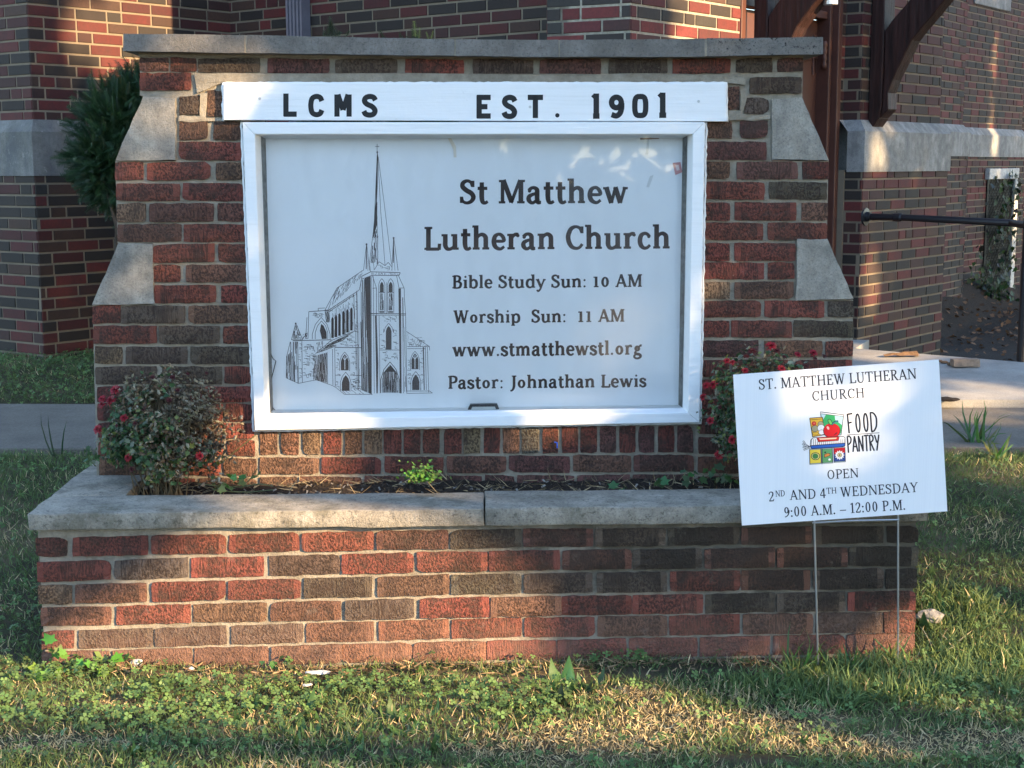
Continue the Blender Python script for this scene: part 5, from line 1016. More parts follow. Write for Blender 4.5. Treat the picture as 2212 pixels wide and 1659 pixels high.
# ------------------------------------------------------------------ grass
def wpt(px, py, z=0.): p = atZ(px, py, z); return p.x, p.y
def spot(px, py, rx, ry): return (*wpt(px, py), rx, ry)
STRAW = [spot(1260, 1600, .24, .13), spot(1450, 1560, .20, .10), spot(1700, 1550, .20, .08), spot(1850, 1600, .22, .07), spot(260, 1520, .17, .045), spot(100, 1600, .2, .06), spot(620, 1530, .07, .04), spot(1330, 1500, .12, .05), spot(2100, 1600, .25, .08)]
CLOV = [spot(700, 1490, .28, .07), spot(1000, 1500, .24, .08), spot(1130, 1530, .14, .07), spot(120, 1460, .25, .08), spot(420, 1500, .22, .08), spot(330, 1560, .2, .08), spot(560, 1530, .2, .07), spot(60, 1540, .2, .1), spot(1340, 1432, .1, .025), spot(40, 1380, .12, .2), spot(90, 1330, .1, .2)]
BROAD = [spot(600, 1590, .26, .11), spot(800, 1600, .24, .10), spot(960, 1560, .16, .08), spot(380, 1640, .14, .06), spot(1240, 1485, .09, .035), spot(650, 1530, .12, .05)]
TALL = [spot(1800, 1450, .20, .07), spot(1950, 1470, .26, .12), spot(2120, 1420, .24, .14), spot(2060, 1330, .14, .2), spot(1850, 1490, .25, .08)]
BARE = [spot(720, 1454, .34, .042), spot(1350, 1456, .50, .040), spot(1230, 1466, .25, .036), spot(430, 1454, .22, .028), spot(1580, 1440, .25, .035), spot(950, 1450, .2, .03), spot(1650, 1640, .1, .04)]
def msk(spots, x, y, soft=.45, seed=0.):
    out = np.zeros(len(x)); nn = np.array([NZ.noise(Vector((a * 7 + seed, b * 7, seed))) + .5 * NZ.noise(Vector((a * 19 + seed, b * 19, seed))) for a, b in zip(x, y)])
    for cx, cy, rx, ry in spots:
        d = np.sqrt(((x - cx) / rx) ** 2 + ((y - cy) / ry) ** 2) + nn * .55; out = np.maximum(out, np.clip((1.25 - d) / soft, 0, 1))
    return out
def scatter(x0, x1, y0, y1, n):
    x, y = U(x0, x1, n), U(y0, y1, n); ok = ~((x > -.004) & (x < 2.464) & (y > -.006) & (y < .74))
    yn = np.array([line_y(sn0, sn1, a) for a in x]); yf = np.array([line_y(sf0, sf1, a) for a in x])
    ok &= ~((y > yn - .0) & (y < yf + .03)); return x[ok], y[ok]
P_ = [scatter(-.75, 3.4, -.95, .03, 72000), scatter(-2.0, .02, 0, 2.4, 36000), scatter(2.44, 4.3, 0, 2.4, 40000), scatter(-3.4, .3, 3.4, 4.9, 24000), scatter(-5, 7, -4.5, -.9, 26000)]
x = np.concatenate([p[0] for p in P_]); y = np.concatenate([p[1] for p in P_]); n = len(x)
straw, clov, broad, tall, bare = (msk(q, x, y, seed=s) for q, s in ((STRAW, 1.), (CLOV, 2.), (BROAD, 3.), (TALL, 4.), (BARE, 5.)))
noi = np.array([NZ.noise(Vector((a * 2.3, b * 2.3, 9))) + .5 * NZ.noise(Vector((a * 9, b * 9, 4))) for a, b in zip(x, y)])
keep = (U(0, 1, n) > np.maximum(bare * .93, np.maximum(clov * .55, broad * .5)))
x, y, straw, clov, broad, tall, noi = (q[keep] for q in (x, y, straw, clov, broad, tall, noi)); n = len(x)
sidey = (y > .05)
hgt = U(.014, .036, n) * (1 - .30 * straw) * (1 + .95 * tall) * (1 + .1 * sidey); wid = U(.0009, .0020, n) * (1 + .7 * tall)
lean = RNG.normal(size=(n, 2)) * (.65 + .55 * straw)[:, None]; zax = np.stack([lean[:, 0], lean[:, 1] - .15, np.ones(n)], 1)
Rm = frames(n, zax); Mx = Rm * np.stack([wid, hgt * U(.3, 1.0, n), hgt], 1)[:, None, :]
loc = np.stack([x, y, [gz(a, b) - .008 for a, b in zip(x, y)]], 1)
p_str = np.clip(.15 + .75 * straw + .55 * np.clip(noi, 0, 1) - .25 * tall - .1 * sidey, .03, .95)
isS = U(0, 1, n) < p_str; f = U(.65, 1.3, n)[:, None]
gcol = np.array([[.130, .205, .078]]) * (1 - .35 * U(0, 1, (n, 1))) + np.array([[.05, .045, 0]]) * U(0, 1, (n, 1)); gcol = gcol * (1 - .15 * sidey[:, None])
scol = np.array([[.62, .49, .27]]) * U(.55, 1.2, (n, 1))
blade_v = [(-1, 0, 0), (1, 0, 0), (-.85, .10, .4), (.85, .10, .4), (-.5, .38, .78), (.5, .38, .78), (0, .8, 1)]
blade_f = [(0, 1, 3, 2), (2, 3, 5, 4), (4, 5, 6)]
kind(inst('grass', blade_v, blade_f, Mx, loc, np.where(isS[:, None], scol, gcol) * f, M['grass']), 'stuff')
# clover: three round leaflets on a thin stalk
cv, cf = [], []
for k in range(3):
    a = 2 * math.pi * k / 3; ca, sa = math.cos(a), math.sin(a); i0 = len(cv)
    for u_, v_, z_ in ((0.04, 0, 0), (.45, -.42, .12), (.92, -.40, .10), (1.0, -.10, .02), (.93, 0, -.02), (1.0, .10, .02), (.92, .40, .10), (.45, .42, .12)): cv.append((u_ * ca - v_ * sa, u_ * sa + v_ * ca, z_))
    cf.append(tuple(range(i0, i0 + 8)))
i0 = len(cv); cv += [(-.03, 0, 0), (.03, 0, 0), (.05, .1, -3.2), (-.02, .1, -3.2)]; cf.append((i0, i0 + 1, i0 + 2, i0 + 3))
x, y = [np.concatenate(q) for q in zip(scatter(-.75, 3.4, -.9, .02, 26000), scatter(-2, .02, 0, 2.4, 9000), scatter(-3.4, .2, 3.5, 4.7, 7000), scatter(2.46, 4.2, 0, 2.3, 5000))]
cl = msk(CLOV, x, y, seed=2.); n0 = np.array([NZ.noise(Vector((a * 3, b * 3, 17))) for a, b in zip(x, y)]); bare = msk(BARE, x, y, seed=5.)
ok = U(0, 1, len(x)) < np.clip(cl * .42 + np.where(y > 3.3, .55, 0) + np.where(y < 0, .05, .10) + np.clip(n0, 0, 1) * .35 - bare, 0, 1); x, y = x[ok], y[ok]; n = len(x)
loc = np.stack([x, y, [gz(a, b) for a, b in zip(x, y)] + U(.008, .034, n)], 1); zax = RNG.normal(size=(n, 3)) * .35 + np.array([.12, -.2, 1])
Mx = frames(n, zax) * U(.0065, .0125, n)[:, None, None]; cc = np.array([[.098, .185, .055]]) * U(.5, 1.3, (n, 1)) + np.array([[.04, .03, .01]]) * U(0, 1, (n, 1))
kind(inst('clover', cv, cf, Mx, loc, cc, M['leaf']), 'stuff')
# broad-leaved lawn weeds in rosettes
bv, bf = [], []
W5 = [.16, .45, .95, 1.0, .6, .05]
for k in range(6):
    t = k / 5; zc2 = .55 * math.sin(t * 2.2) - .25 * t * t
    bv += [(-W5[k] * .17, t, zc2 + .03 * W5[k]), (0, t, zc2), (W5[k] * .17, t, zc2 + .03 * W5[k])]
for k in range(5):
    for s_ in (0, 1): a = k * 3 + s_; bf.append((a, a + 1, a + 4, a + 3))
def rosette(cx, cy, cz, nl, l0, l1, spread=1.):
    """leaf transforms of one rosette of long leaves"""
    Ms, Ls = [], []
    for _ in range(nl):
        a = random.uniform(0, 2 * math.pi); l = random.uniform(l0, l1); el = random.uniform(.05, .75) / spread
        yx = Vector((math.cos(a) * math.cos(el), math.sin(a) * math.cos(el), math.sin(el))); xx = Vector((-math.sin(a), math.cos(a), random.uniform(-.25, .25))).normalized(); zx = xx.cross(yx)
        Ms.append(np.array([[xx[i] * l, yx[i] * l, zx[i] * l] for i in range(3)])); Ls.append((cx + random.uniform(-.01, .01), cy + random.uniform(-.01, .01), cz))
    return Ms, Ls
x, y = scatter(-.7, 3.3, -.85, -.06, 2600); br_ = msk(BROAD, x, y, seed=3.); ok = U(0, 1, len(x)) < br_ * .26 + .006; MS, LS = [], []
for a, b in zip(x[ok], y[ok]):
    q = rosette(a, b, gz(a, b) - .002, random.randint(4, 7), .035, .085); MS += q[0]; LS += q[1]
n = len(LS); kind(inst('broadleaf_weeds', bv, bf, np.array(MS), np.array(LS), np.array([[.055, .125, .042]]) * U(.6, 1.4, (n, 1)) + np.array([[.02, .02, .0]]) * U(0, 1, (n, 1)), M['leaf']), 'stuff')
# dry twigs, straw and dead leaves in the bare strip along the wall
n = 900; x = U(-.1, 2.5, n); y = -np.abs(RNG.normal(0, .055, n)) - .01; loc = np.stack([x, y, [gz(a, b) + .004 for a, b in zip(x, y)]], 1)
zax = np.stack([RNG.normal(size=n), RNG.normal(size=n) * .7, np.abs(RNG.normal(size=n)) * .25], 1); Rm = frames(n, zax); Mx = Rm * np.stack([U(.0008, .003, n), U(.2, .6, n) * .02, U(.012, .05, n)], 1)[:, None, :]
kind(inst('dead_litter', blade_v, blade_f, Mx, loc, np.array([[.22, .15, .085]]) * U(.25, 1.5, (n, 1)), M['dry']), 'stuff')
n = 520; x = U(.3, 2.2, n); y = U(CB - .01, S - .01, n); loc = np.stack([x, y, [bz(a, b) + .006 for a, b in zip(x, y)]], 1); zax = np.stack([RNG.normal(size=n), RNG.normal(size=n) * .4, np.abs(RNG.normal(size=n)) * .3 + .05], 1); Rm = frames(n, zax); Mx = Rm * np.stack([U(.0007, .002, n), U(.2, .6, n) * .02, U(.015, .06, n)], 1)[:, None, :]
kind(inst('dry_stalks', blade_v, blade_f, Mx, loc, np.array([[.34, .26, .15]]) * U(.25, 1.3, (n, 1)), M['dry']), 'stuff')
# ------------------------------------------------------------------ plants that stand out
def leafy(name, root_loc, label, cat, Ms, Ls, cols, tv=bv, tf=bf, mat='leaf', stems=None, group=None):
    r = empty(name, root_loc, label, cat, group); inst('foliage', tv, tf, np.array(Ms), np.array(Ls), np.array(cols), M[mat], r)
    if stems:
        m = MB()
        for s in stems: m.tube(s, .0016, 5, 0, (.10, .12, .05))
        m.build('stem', M['leaf'], r)
    return r
def gcols(n, base, v=.35): return [tuple(c * (1 + random.uniform(-v, v)) for c in base) for _ in range(n)]
# lobed leaf (ivy, chrysanthemum)
iv = [(0, 0, 0), (.22, .10, .02), (.52, .05, .05), (.40, .35, .03), (.60, .62, .06), (.30, .62, .02), (0, 1.05, -.05), (-.30, .62, .02), (-.60, .62, .06), (-.40, .35, .03), (-.52, .05, .05), (-.22, .10, .02), (0, .42, -.03)]
ifc = [(12, i, i + 1) for i in range(0, 11)] + [(12, 11, 0)]
def leafset(pts, size, out, jit=.6):
    Ms, Ls = [], []
    for p in pts:
        z = (Vector(out) + Vector([random.gauss(0, jit) for _ in range(3)])).normalized(); x_ = z.orthogonal().normalized(); x_.rotate(Matrix.Rotation(random.uniform(0, 6.28), 3, z)); y_ = z.cross(x_); s = random.uniform(*size)
        Ms.append(np.array([[x_[i] * s, y_[i] * s, z[i] * s] for i in range(3)])); Ls.append(tuple(p))
    return Ms, Ls
def around(px, py, Y, n, rx, ry): return [atY(px + random.uniform(-rx, rx), py + random.uniform(-ry, ry), Y + random.uniform(-.03, .02)) for _ in range(n)]
pts = around(112, 1395, -.03, 3, 10, 12) + around(150, 1425, -.05, 5, 45, 14) + around(200, 1442, -.07, 4, 30, 8) + around(235, 1425, -.02, 4, 45, 12)
pts += [Vector((p.x, p.y, max(p.z, .01))) for p in around(130, 1450, -.06, 8, 60, 8)]
a, b = leafset(pts, (.022, .042), (.2, -.7, .6), .45); leafy('ivy_plant', atZ(150, 1440, 0), 'bright green ivy creeping up the left front corner of the planter', 'ivy', a, b, gcols(len(b), (.10, .20, .035)), iv, ifc)
pts = around(590, 1432, -.02, 7, 26, 10) + around(620, 1440, -.04, 4, 22, 5)
a, b = leafset(pts, (.014, .024), (0, -.6, .8), .5); leafy('violet_weed', atZ(590, 1442, 0), 'small round leaved weed at the foot of the planter beside the white paper scraps', 'weed', a, b, gcols(len(b), (.055, .12, .035)), iv, ifc)
q = rosette(*wpt(905, 1440), 0.0, 9, .05, .09); leafy('dandelion', atZ(905, 1440, 0), 'flat dandelion with toothed leaves against the middle of the planter foot', 'weed', *q, gcols(9, (.06, .13, .035)))
q = rosette(*wpt(1235, 1492), 0.0, 16, .07, .13); leafy('plantain', atZ(1235, 1492, 0), 'dark narrow leaved plantain on the bare edge of the lawn, right of the middle', 'weed', *q, gcols(16, (.040, .095, .035)))
q = rosette(2.60, .28, gz(2.60, .28), 15, .09, .17, 1.0); leafy('dock_weed', (2.60, .28, 0), 'broad leaved weed growing against the right end of the planter', 'weed', *q, gcols(15, (.05, .115, .032)))
q = rosette(2.70, .75, gz(2.7, .75), 9, .08, .14); leafy('plantain', (2.70, .75, 0), 'loose broad leaved weed behind the right end of the planter', 'weed', *q, gcols(9, (.055, .11, .035)))
def tuft(name, x, y, nb, h0, h1, label, col, wd=.006, ln=.5):
    Ms, Ls = [], []
    for _ in range(nb):
        z = Vector((random.gauss(0, ln), random.gauss(0, ln), 1)).normalized(); x_ = z.orthogonal().normalized(); x_.rotate(Matrix.Rotation(random.uniform(0, 6.28), 3, z)); y_ = z.cross(x_); h = random.uniform(h0, h1)
        Ms.append(np.array([[x_[i] * wd, y_[i] * h * .5, z[i] * h] for i in range(3)])); Ls.append((x + random.gauss(0, .02), y + random.gauss(0, .02), gz(x, y) - .01))
    r = empty(name, (x, y, gz(x, y)), label, 'grass tuft'); inst('blades', blade_v, blade_f, np.array(Ms), np.array(Ls), np.array(gcols(nb, col)), M['grass'], r)
tuft('grass_tuft', *wpt(1730, 1440), 26, .05, .13, 'coarse green grass tuft at the foot of the left leg of the yard sign stake', (.09, .15, .04), .0032)
tuft('grass_tuft', *wpt(1840, 1450), 24, .05, .12, 'coarse grass tuft between the two legs of the yard sign stake', (.10, .16, .045), .0034)
tuft('grass_tuft', *wpt(1930, 1432), 20, .05, .12, 'coarse grass tuft at the right leg of the yard sign stake', (.09, .15, .04), .0032)
tuft('grass_tuft', *wpt(2110, 960, .17), 24, .14, .24, 'wide bladed grass clump beside the pavement edge on the far right', (.10, .17, .055), .007, .55)
tuft('grass_tuft', *wpt(2150, 1000, .16), 16, .08, .14, 'low wide bladed grass clump in front of the clump at the pavement edge', (.10, .17, .055), .006, .6)
tuft('tall_blade', *wpt(120, 985, .17), 3, .16, .22, 'single long grass blades rising in front of the pavement on the left', (.035, .06, .03), .004, .5)
# planter weeds
q = []
c0 = atY(912, 1040, CB + .06)
pts = [c0 + Vector((random.gauss(0, .025), random.gauss(0, .018), abs(random.gauss(0, .019)) + .004)) for _ in range(340)]
a, b = leafset(pts, (.006, .013), (.3, -.3, .9), .5); leafy('parsley_weed', c0, 'bright green crinkled weed in the middle of the planter soil', 'weed', a, b, gcols(len(b), (.10, .20, .04)), iv, ifc)
pts = around(500, 1040, CB + .08, 4, 22, 12) + around(545, 1030, CB + .1, 4, 22, 14) + around(480, 1050, CB + .05, 4, 15, 5)
vs = [[atY(*p_, CB + .07) for p_ in ((430, 1045), (470, 1050), (520, 1052), (560, 1045), (590, 1050))], [atY(*p_, CB + .1) for p_ in ((520, 1055), (540, 1035), (556, 1012))], [atY(*p_, CB + .05) for p_ in ((460, 1058), (500, 1062), (540, 1063), (590, 1058))], [atY(*p_, CB + .15) for p_ in ((455, 1018), (490, 990), (520, 965), (552, 940))]]
a, b = leafset(pts, (.016, .030), (0, -.5, .8), .6); leafy('creeping_vine', atY(520, 1055, CB + .06), 'thin vine with a few pointed leaves trailing on the soil beside the withered bush', 'vine', a, b, gcols(len(b), (.09, .17, .04)), iv, ifc, stems=vs)
pts = around(1490, 1030, CB + .12, 6, 26, 12) + around(1540, 1025, CB + .1, 10, 35, 14) + around(1340, 1052, CB + .1, 3, 20, 5) + around(1410, 1050, CB + .1, 3, 30, 5) + around(1570, 1035, CB + .06, 6, 20, 10)
a, b = leafset(pts, (.018, .036), (0, -.5, .8), .6); leafy('creeping_vine', atY(1500, 1050, CB + .1), 'low leafy vine on the soil beneath the flowering bush behind the yard sign', 'vine', a, b, gcols(len(b), (.05, .11, .035)), iv, ifc)
# ------------------------------------------------------------------ chrysanthemum bushes
def flower_mesh(seed, dead=False):
    rnd = random.Random(seed); m = MB()
    for ring, (cnt, el, l) in enumerate(((13, .15, 1.), (12, .5, .9), (9, .9, .7), (6, 1.25, .5))):
        for k in range(cnt):
            a = 2 * math.pi * (k + rnd.random() * .6) / cnt; e = el + rnd.uniform(-.2, .2); d = Vector((math.cos(a) * math.cos(e), math.sin(a) * math.cos(e), math.sin(e))); s = Vector((-math.sin(a), math.cos(a), 0)) * .13
            p0, p1, p2 = d * .08, d * l * .65, d * l + Vector((0, 0, -.12)); f = rnd.uniform(.6, 1.25); c = (.30 * f, .010 * f, .022 * f) if ring < 2 else (.20 * f, .006 * f, .014 * f)
            if dead: c = (.07 * f, .012 * f, .014 * f)
            m.quad([p0 - s * .5, p0 + s * .5, p1 + s, p1 - s], 0, c); m.quad([p1 - s, p1 + s, p2 + s * .4, p2 - s * .4], 0, c)
    me_o = m.build('flower', M['petal'], None, fixn=False); return me_o
mum_v = [(0, 0, 0), (.16, .22, .05), (.42, .30, .02), (.30, .52, .08), (.44, .72, .0), (.17, .72, .06), (0, 1.05, -.12), (-.17, .72, .06), (-.44, .72, 0), (-.30, .52, .08), (-.42, .30, .02), (-.16, .22, .05), (0, .5, -.05)]
dry_v = [(x_ * .5, y_ * 1.15, z_ + .9 * abs(x_) + .8 * (y_ - .3) ** 2) for x_, y_, z_ in mum_v]
def bush(label, cx, cy, D0, rx, ry, rdep, n, dryfun, flowers, dead, seed, rootpx, gapn=-.2):
    rnd = random.Random(seed); root = empty('chrysanthemum_bush', rootpx, label, 'flowering bush'); ctr = atY(cx, cy, D0)
    sx = rx / F * (ctr - CAM).dot(FW); sz = ry / F * (ctr - CAM).dot(FW)
    G, Dd = ([], [], []), ([], [], [])
    for _ in range(n):
        while True:
            v = Vector((rnd.gauss(0, 1), rnd.gauss(0, 1), rnd.gauss(0, 1))).normalized()
            if v.z > -.75: break
        r = rnd.random() ** .38; nz_ = 1 + .5 * NZ.noise(v * 2.2 + Vector((seed, 0, 0))) + .18 * NZ.noise(v * 5 + Vector((0, seed, 0)))
        p = ctr + Vector((v.x * sx, v.y * rdep, v.z * sz)) * r * nz_
        if p.z < ZC1 - .01 or p.y > S - .02 or NZ.noise(p * 15 + Vector((seed, 0, 0))) < gapn: continue
        k = dryfun(v, r, rnd); z = (v * .8 + Vector((rnd.gauss(0, .55), rnd.gauss(0, .55), rnd.gauss(.25, .55)))).normalized(); x_ = z.orthogonal().normalized(); x_.rotate(Matrix.Rotation(rnd.uniform(0, 6.28), 3, z)); y_ = z.cross(x_); s = rnd.uniform(.010, .023)
        f = rnd.uniform(.6, 1.3)
        if k: c = rnd.choice(((.22, .175, .12), (.14, .10, .065), (.34, .30, .22), (.10, .072, .05), (.26, .24, .16))); T = Dd; s *= .9
        else: c = rnd.choice(((.055, .115, .046), (.075, .14, .055), (.040, .09, .040), (.17, .20, .06), (.17, .20, .14))); T = G
        T[0].append(np.array([[x_[i] * s, y_[i] * s, z[i] * s] for i in range(3)])); T[1].append(tuple(p)); T[2].append(tuple(q * f for q in c))
    inst('foliage', mum_v, ifc, np.array(G[0]), np.array(G[1]), np.array(G[2]), M['leaf'], root)
    if Dd[0]: inst('withered_foliage', dry_v, ifc, np.array(Dd[0]), np.array(Dd[1]), np.array(Dd[2]), M['dry'], root, smooth=False)
    m = MB()
    for _ in range(70):
        v = Vector((rnd.gauss(0, .6), rnd.gauss(0, .6), 1)).normalized(); p0 = Vector((ctr.x + rnd.gauss(0, .03), ctr.y + rnd.gauss(0, .02), ZC1 - .03)); p1 = ctr + Vector((v.x * sx, v.y * rdep, abs(v.z) * sz * .95)) * rnd.uniform(.8, 1.18)
        if p1.y > S - .015: p1.y = S - .015
        m.tube([p0, p0.lerp(p1, .5) + Vector((v.x, v.y, 0)) * .03, p1], [.0022, .0017, .001], 4, 0, (.12, .09, .05))
    m.build('stem', M['dry'], root)
    protos = [flower_mesh(seed + k) for k in range(2)] + [flower_mesh(seed + 9, True)]
    for i, (px, py, s, dd) in enumerate(flowers):
        o = protos[2 if dd else i % 2]; f_ = bpy.data.objects.new('flower', o.data); COL.objects.link(f_)
        v = Vector(((px - cx) / rx, -1.0, (cy - py) / ry)); k = min(1, (v.x ** 2 + v.z ** 2)) ; Y = max(D0 - rdep * math.sqrt(max(.02, 1 - k * .9)) - .01, CB - .13)
        f_.location = atY(px, py, Y); d = Vector((v.x * .8 + rnd.gauss(0, .2), -.8, v.z * .6 + .45)); f_.rotation_euler = d.to_track_quat('Z', 'Y').to_euler(); q = s / F * (f_.location - CAM).dot(FW); q *= 1.25; f_.scale = (q, q, q)
        f_.parent = root; f_.matrix_parent_inverse = Matrix.Translation(-root.location)
    for o in protos: bpy.data.objects.remove(o)
    return root
FL1 = [(249,843,11,0),(240,865,11,0),(221,862,8,0),(221,874,8,0),(212,928,10,0),(268,888+15,8,0),(292,915,5,1),(277,989,8,0),(285,1014,6,1),(431,985,8,0),(372,816,6,1),(330,815,5,1),(383,843,5,1),(365,864,6,1),(446,806,4,1),(252,920,4,1),(310,883,5,1),(405,808,4,1)]
bush('half withered grey chrysanthemum bush with few red flowers at left in the planter', 352, 940, CB + .10, 134, 126, .14, 9500, lambda v, r, rnd: rnd.random() < .50 + .50 * v.x + .35 * v.z, FL1, 0, 3, atZ(352, 1050, ZC1), -.16)
FL2 = [(1665,748,11,0),(1625,759,9,1),(1678,758,7,1),(1723,766,7,0),(1756,763,9,0),(1612,770,6,1),(1694,771,5,1),(1780,770,6,1),(1570,780,7,0),(1582,783,6,0),(1609,801,7,0),(1688,797,9,0),(1526,833,8,0),(1541,831,9,0),(1519,858,8,0),(1556,880,5,1),(1535,909,8,0),(1582,950,9,0),(1553,983,9,0),(1576,980,6,1),(1760,775,5,1),(1740,790,6,1)]
bush('green chrysanthemum bush dotted with dark red flowers growing behind the yard sign', 1652, 905, CB + .12, 128, 134, .12, 5200, lambda v, r, rnd: rnd.random() < .16 + .10 * v.z, FL2, 0, 5, atZ(1650, 1050, ZC1))
# ------------------------------------------------------------------ yews
yv, yf_ = [], []
for k in range(11):
    t = (k + .5) / 11; l = .30 * (1 - .55 * t)
    for s_ in (-1, 1):
        i0 = len(yv); yv += [(0, -.012, t - .015), (s_ * l, .0, t + .12), (0, .012, t + .03)]; yf_.append((i0, i0 + 1, i0 + 2))
i0 = len(yv); yv += [(-.018, 0, 0), (.018, 0, 0), (0, 0, 1.)]; yf_.append((i0, i0 + 1, i0 + 2))
yv2 = yv + [(y_, x_, z_) for x_, y_, z_ in yv]; yf2 = yf_ + [tuple(q + len(yv) for q in f) for f in yf_]
def yew(label, lobes, n, seed, base, extra=()):
    rnd = random.Random(seed); root = empty('yew_shrub', base, label, 'shrub'); Ms, Ls, Cs = [], [], []
    for k in range(n):
        c, r3 = lobes[k % len(lobes)]; v = Vector((rnd.gauss(0, 1), rnd.gauss(0, 1), rnd.gauss(0, 1))).normalized(); r = rnd.random() ** .30
        p = c + Vector((v.x * r3[0], v.y * r3[1], v.z * r3[2])) * r * (1 + .55 * NZ.noise(v * 2.6 + c))
        z = (v * .9 + Vector((rnd.gauss(0, .4), rnd.gauss(0, .4), rnd.gauss(.25, .4)))).normalized(); x_ = z.orthogonal().normalized(); x_.rotate(Matrix.Rotation(rnd.uniform(0, 6.28), 3, z)); y_ = z.cross(x_); s = rnd.uniform(.055, .11)
        Ms.append(np.array([[x_[i] * s, y_[i] * s, z[i] * s] for i in range(3)])); Ls.append(tuple(p)); f = rnd.uniform(.55, 1.3) ; Cs.append((.020 * f, .052 * f, .018 * f))
    for (p, z, s, c) in extra:
        z = z.normalized(); x_ = Vector((1, .2, 0)); x_ = (x_ - z * x_.dot(z)).normalized(); y_ = z.cross(x_)
        Ms.append(np.array([[x_[i] * s, y_[i] * s, z[i] * s] for i in range(3)])); Ls.append(tuple(p)); Cs.append(c)
    inst('foliage', yv2, yf2, np.array(Ms), np.array(Ls), np.array(Cs), M['yew'], root, smooth=False)
    m = MB()
    for c, r3 in lobes:
        for _ in range(7): m.tube([Vector(base) + Vector((rnd.gauss(0, .03), rnd.gauss(0, .03), -.05)), Vector(base).lerp(c, .5) + Vector((rnd.gauss(0, .05), rnd.gauss(0, .05), 0)), c + Vector((rnd.gauss(0, r3[0] * .4), rnd.gauss(0, r3[1] * .4), rnd.gauss(0, r3[2] * .4)))], [.02, .012, .004], 6)
    m.build('stem', M['bark'], root)
yb = pt(330, 700, 7.6); yb.z = gz(yb.x, yb.y)
yew('dark green yew shrub showing past the upper left edge of the sign wall', [(pt(262, 268, 7.6), (.22, .22, .20)), (pt(225, 345, 7.5), (.14, .18, .16)), (pt(250, 390, 7.6), (.14, .18, .12)), (pt(330, 330, 7.7), (.28, .25, .42)), (pt(300, 225, 7.7), (.14, .16, .15))], 3600, 2, yb)
yb = pt(820, 700, 7.9); yb.z = gz(yb.x, yb.y); lit = (.16, .19, .04)  # tips caught by the sun: the sunlight is put into the needle colour
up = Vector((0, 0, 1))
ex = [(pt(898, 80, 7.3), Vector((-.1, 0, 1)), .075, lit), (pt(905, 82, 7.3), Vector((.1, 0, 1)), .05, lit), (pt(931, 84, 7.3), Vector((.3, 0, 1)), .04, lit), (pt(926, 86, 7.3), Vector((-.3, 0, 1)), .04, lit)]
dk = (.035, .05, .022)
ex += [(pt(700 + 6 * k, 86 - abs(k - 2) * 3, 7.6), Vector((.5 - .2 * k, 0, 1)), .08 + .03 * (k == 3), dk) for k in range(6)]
yew('yew shrub hidden behind the sign wall with its tips showing above the coping', [(pt(720, 190, 7.7), (.22, .2, .20)), (pt(910, 190, 7.4), (.24, .2, .20)), (pt(820, 300, 7.8), (.36, .25, .35))], 1500, 4, yb, ex)
# ivy on the far window and small weeds at the church foot
rnd = random.Random(3); pts = []
for _ in range(260):
    t = rnd.random(); px = 2180 - 45 * t + rnd.gauss(0, 16); py = 372 + 310 * rnd.random() ** .9; px = 2172 - (py - 372) * .07 + rnd.gauss(-4, 10) if rnd.random() < .55 else 2150 - (py - 372) * .12 + rnd.gauss(0, 18)
    pts.append(Wg.hit(px, py) + Wg.n * rnd.uniform(.06, .16))
for _ in range(260): pts.append(Wg.hit(2105 + rnd.gauss(0, 17), 640 + rnd.gauss(0, 28)) + Wg.n * rnd.uniform(.1, .3))
for _ in range(120): pts.append(Wg.hit(2088 + rnd.gauss(0, 9), 660 + rnd.gauss(0, 55)) + Wg.n * rnd.uniform(.05, .15))
a, b = leafset(pts, (.03, .075), tuple(Wg.n), .5); leafy('ivy_plant', Wg.P(.8, fz0 - 1.4, .15), 'straggling ivy over the dark basement window of the far church wing', 'ivy', a, b, gcols(len(b), (.026, .046, .018), .5), iv, ifc)
n = 1500; x = U(3.5, 7.5, n); y = U(5.4, 10.5, n); loc = np.stack([x, y, [gz(a_, b_) + .01 for a_, b_ in zip(x, y)]], 1); zax = RNG.normal(size=(n, 3)) * .5 + np.array([0, 0, 1])
Mx = frames(n, zax) * U(.02, .055, n)[:, None, None]; kind(inst('fallen_leaves', iv, ifc, Mx, loc, np.array([[.16, .085, .045]]) * U(.4, 1.5, (n, 1)), M['dry']), 'stuff')
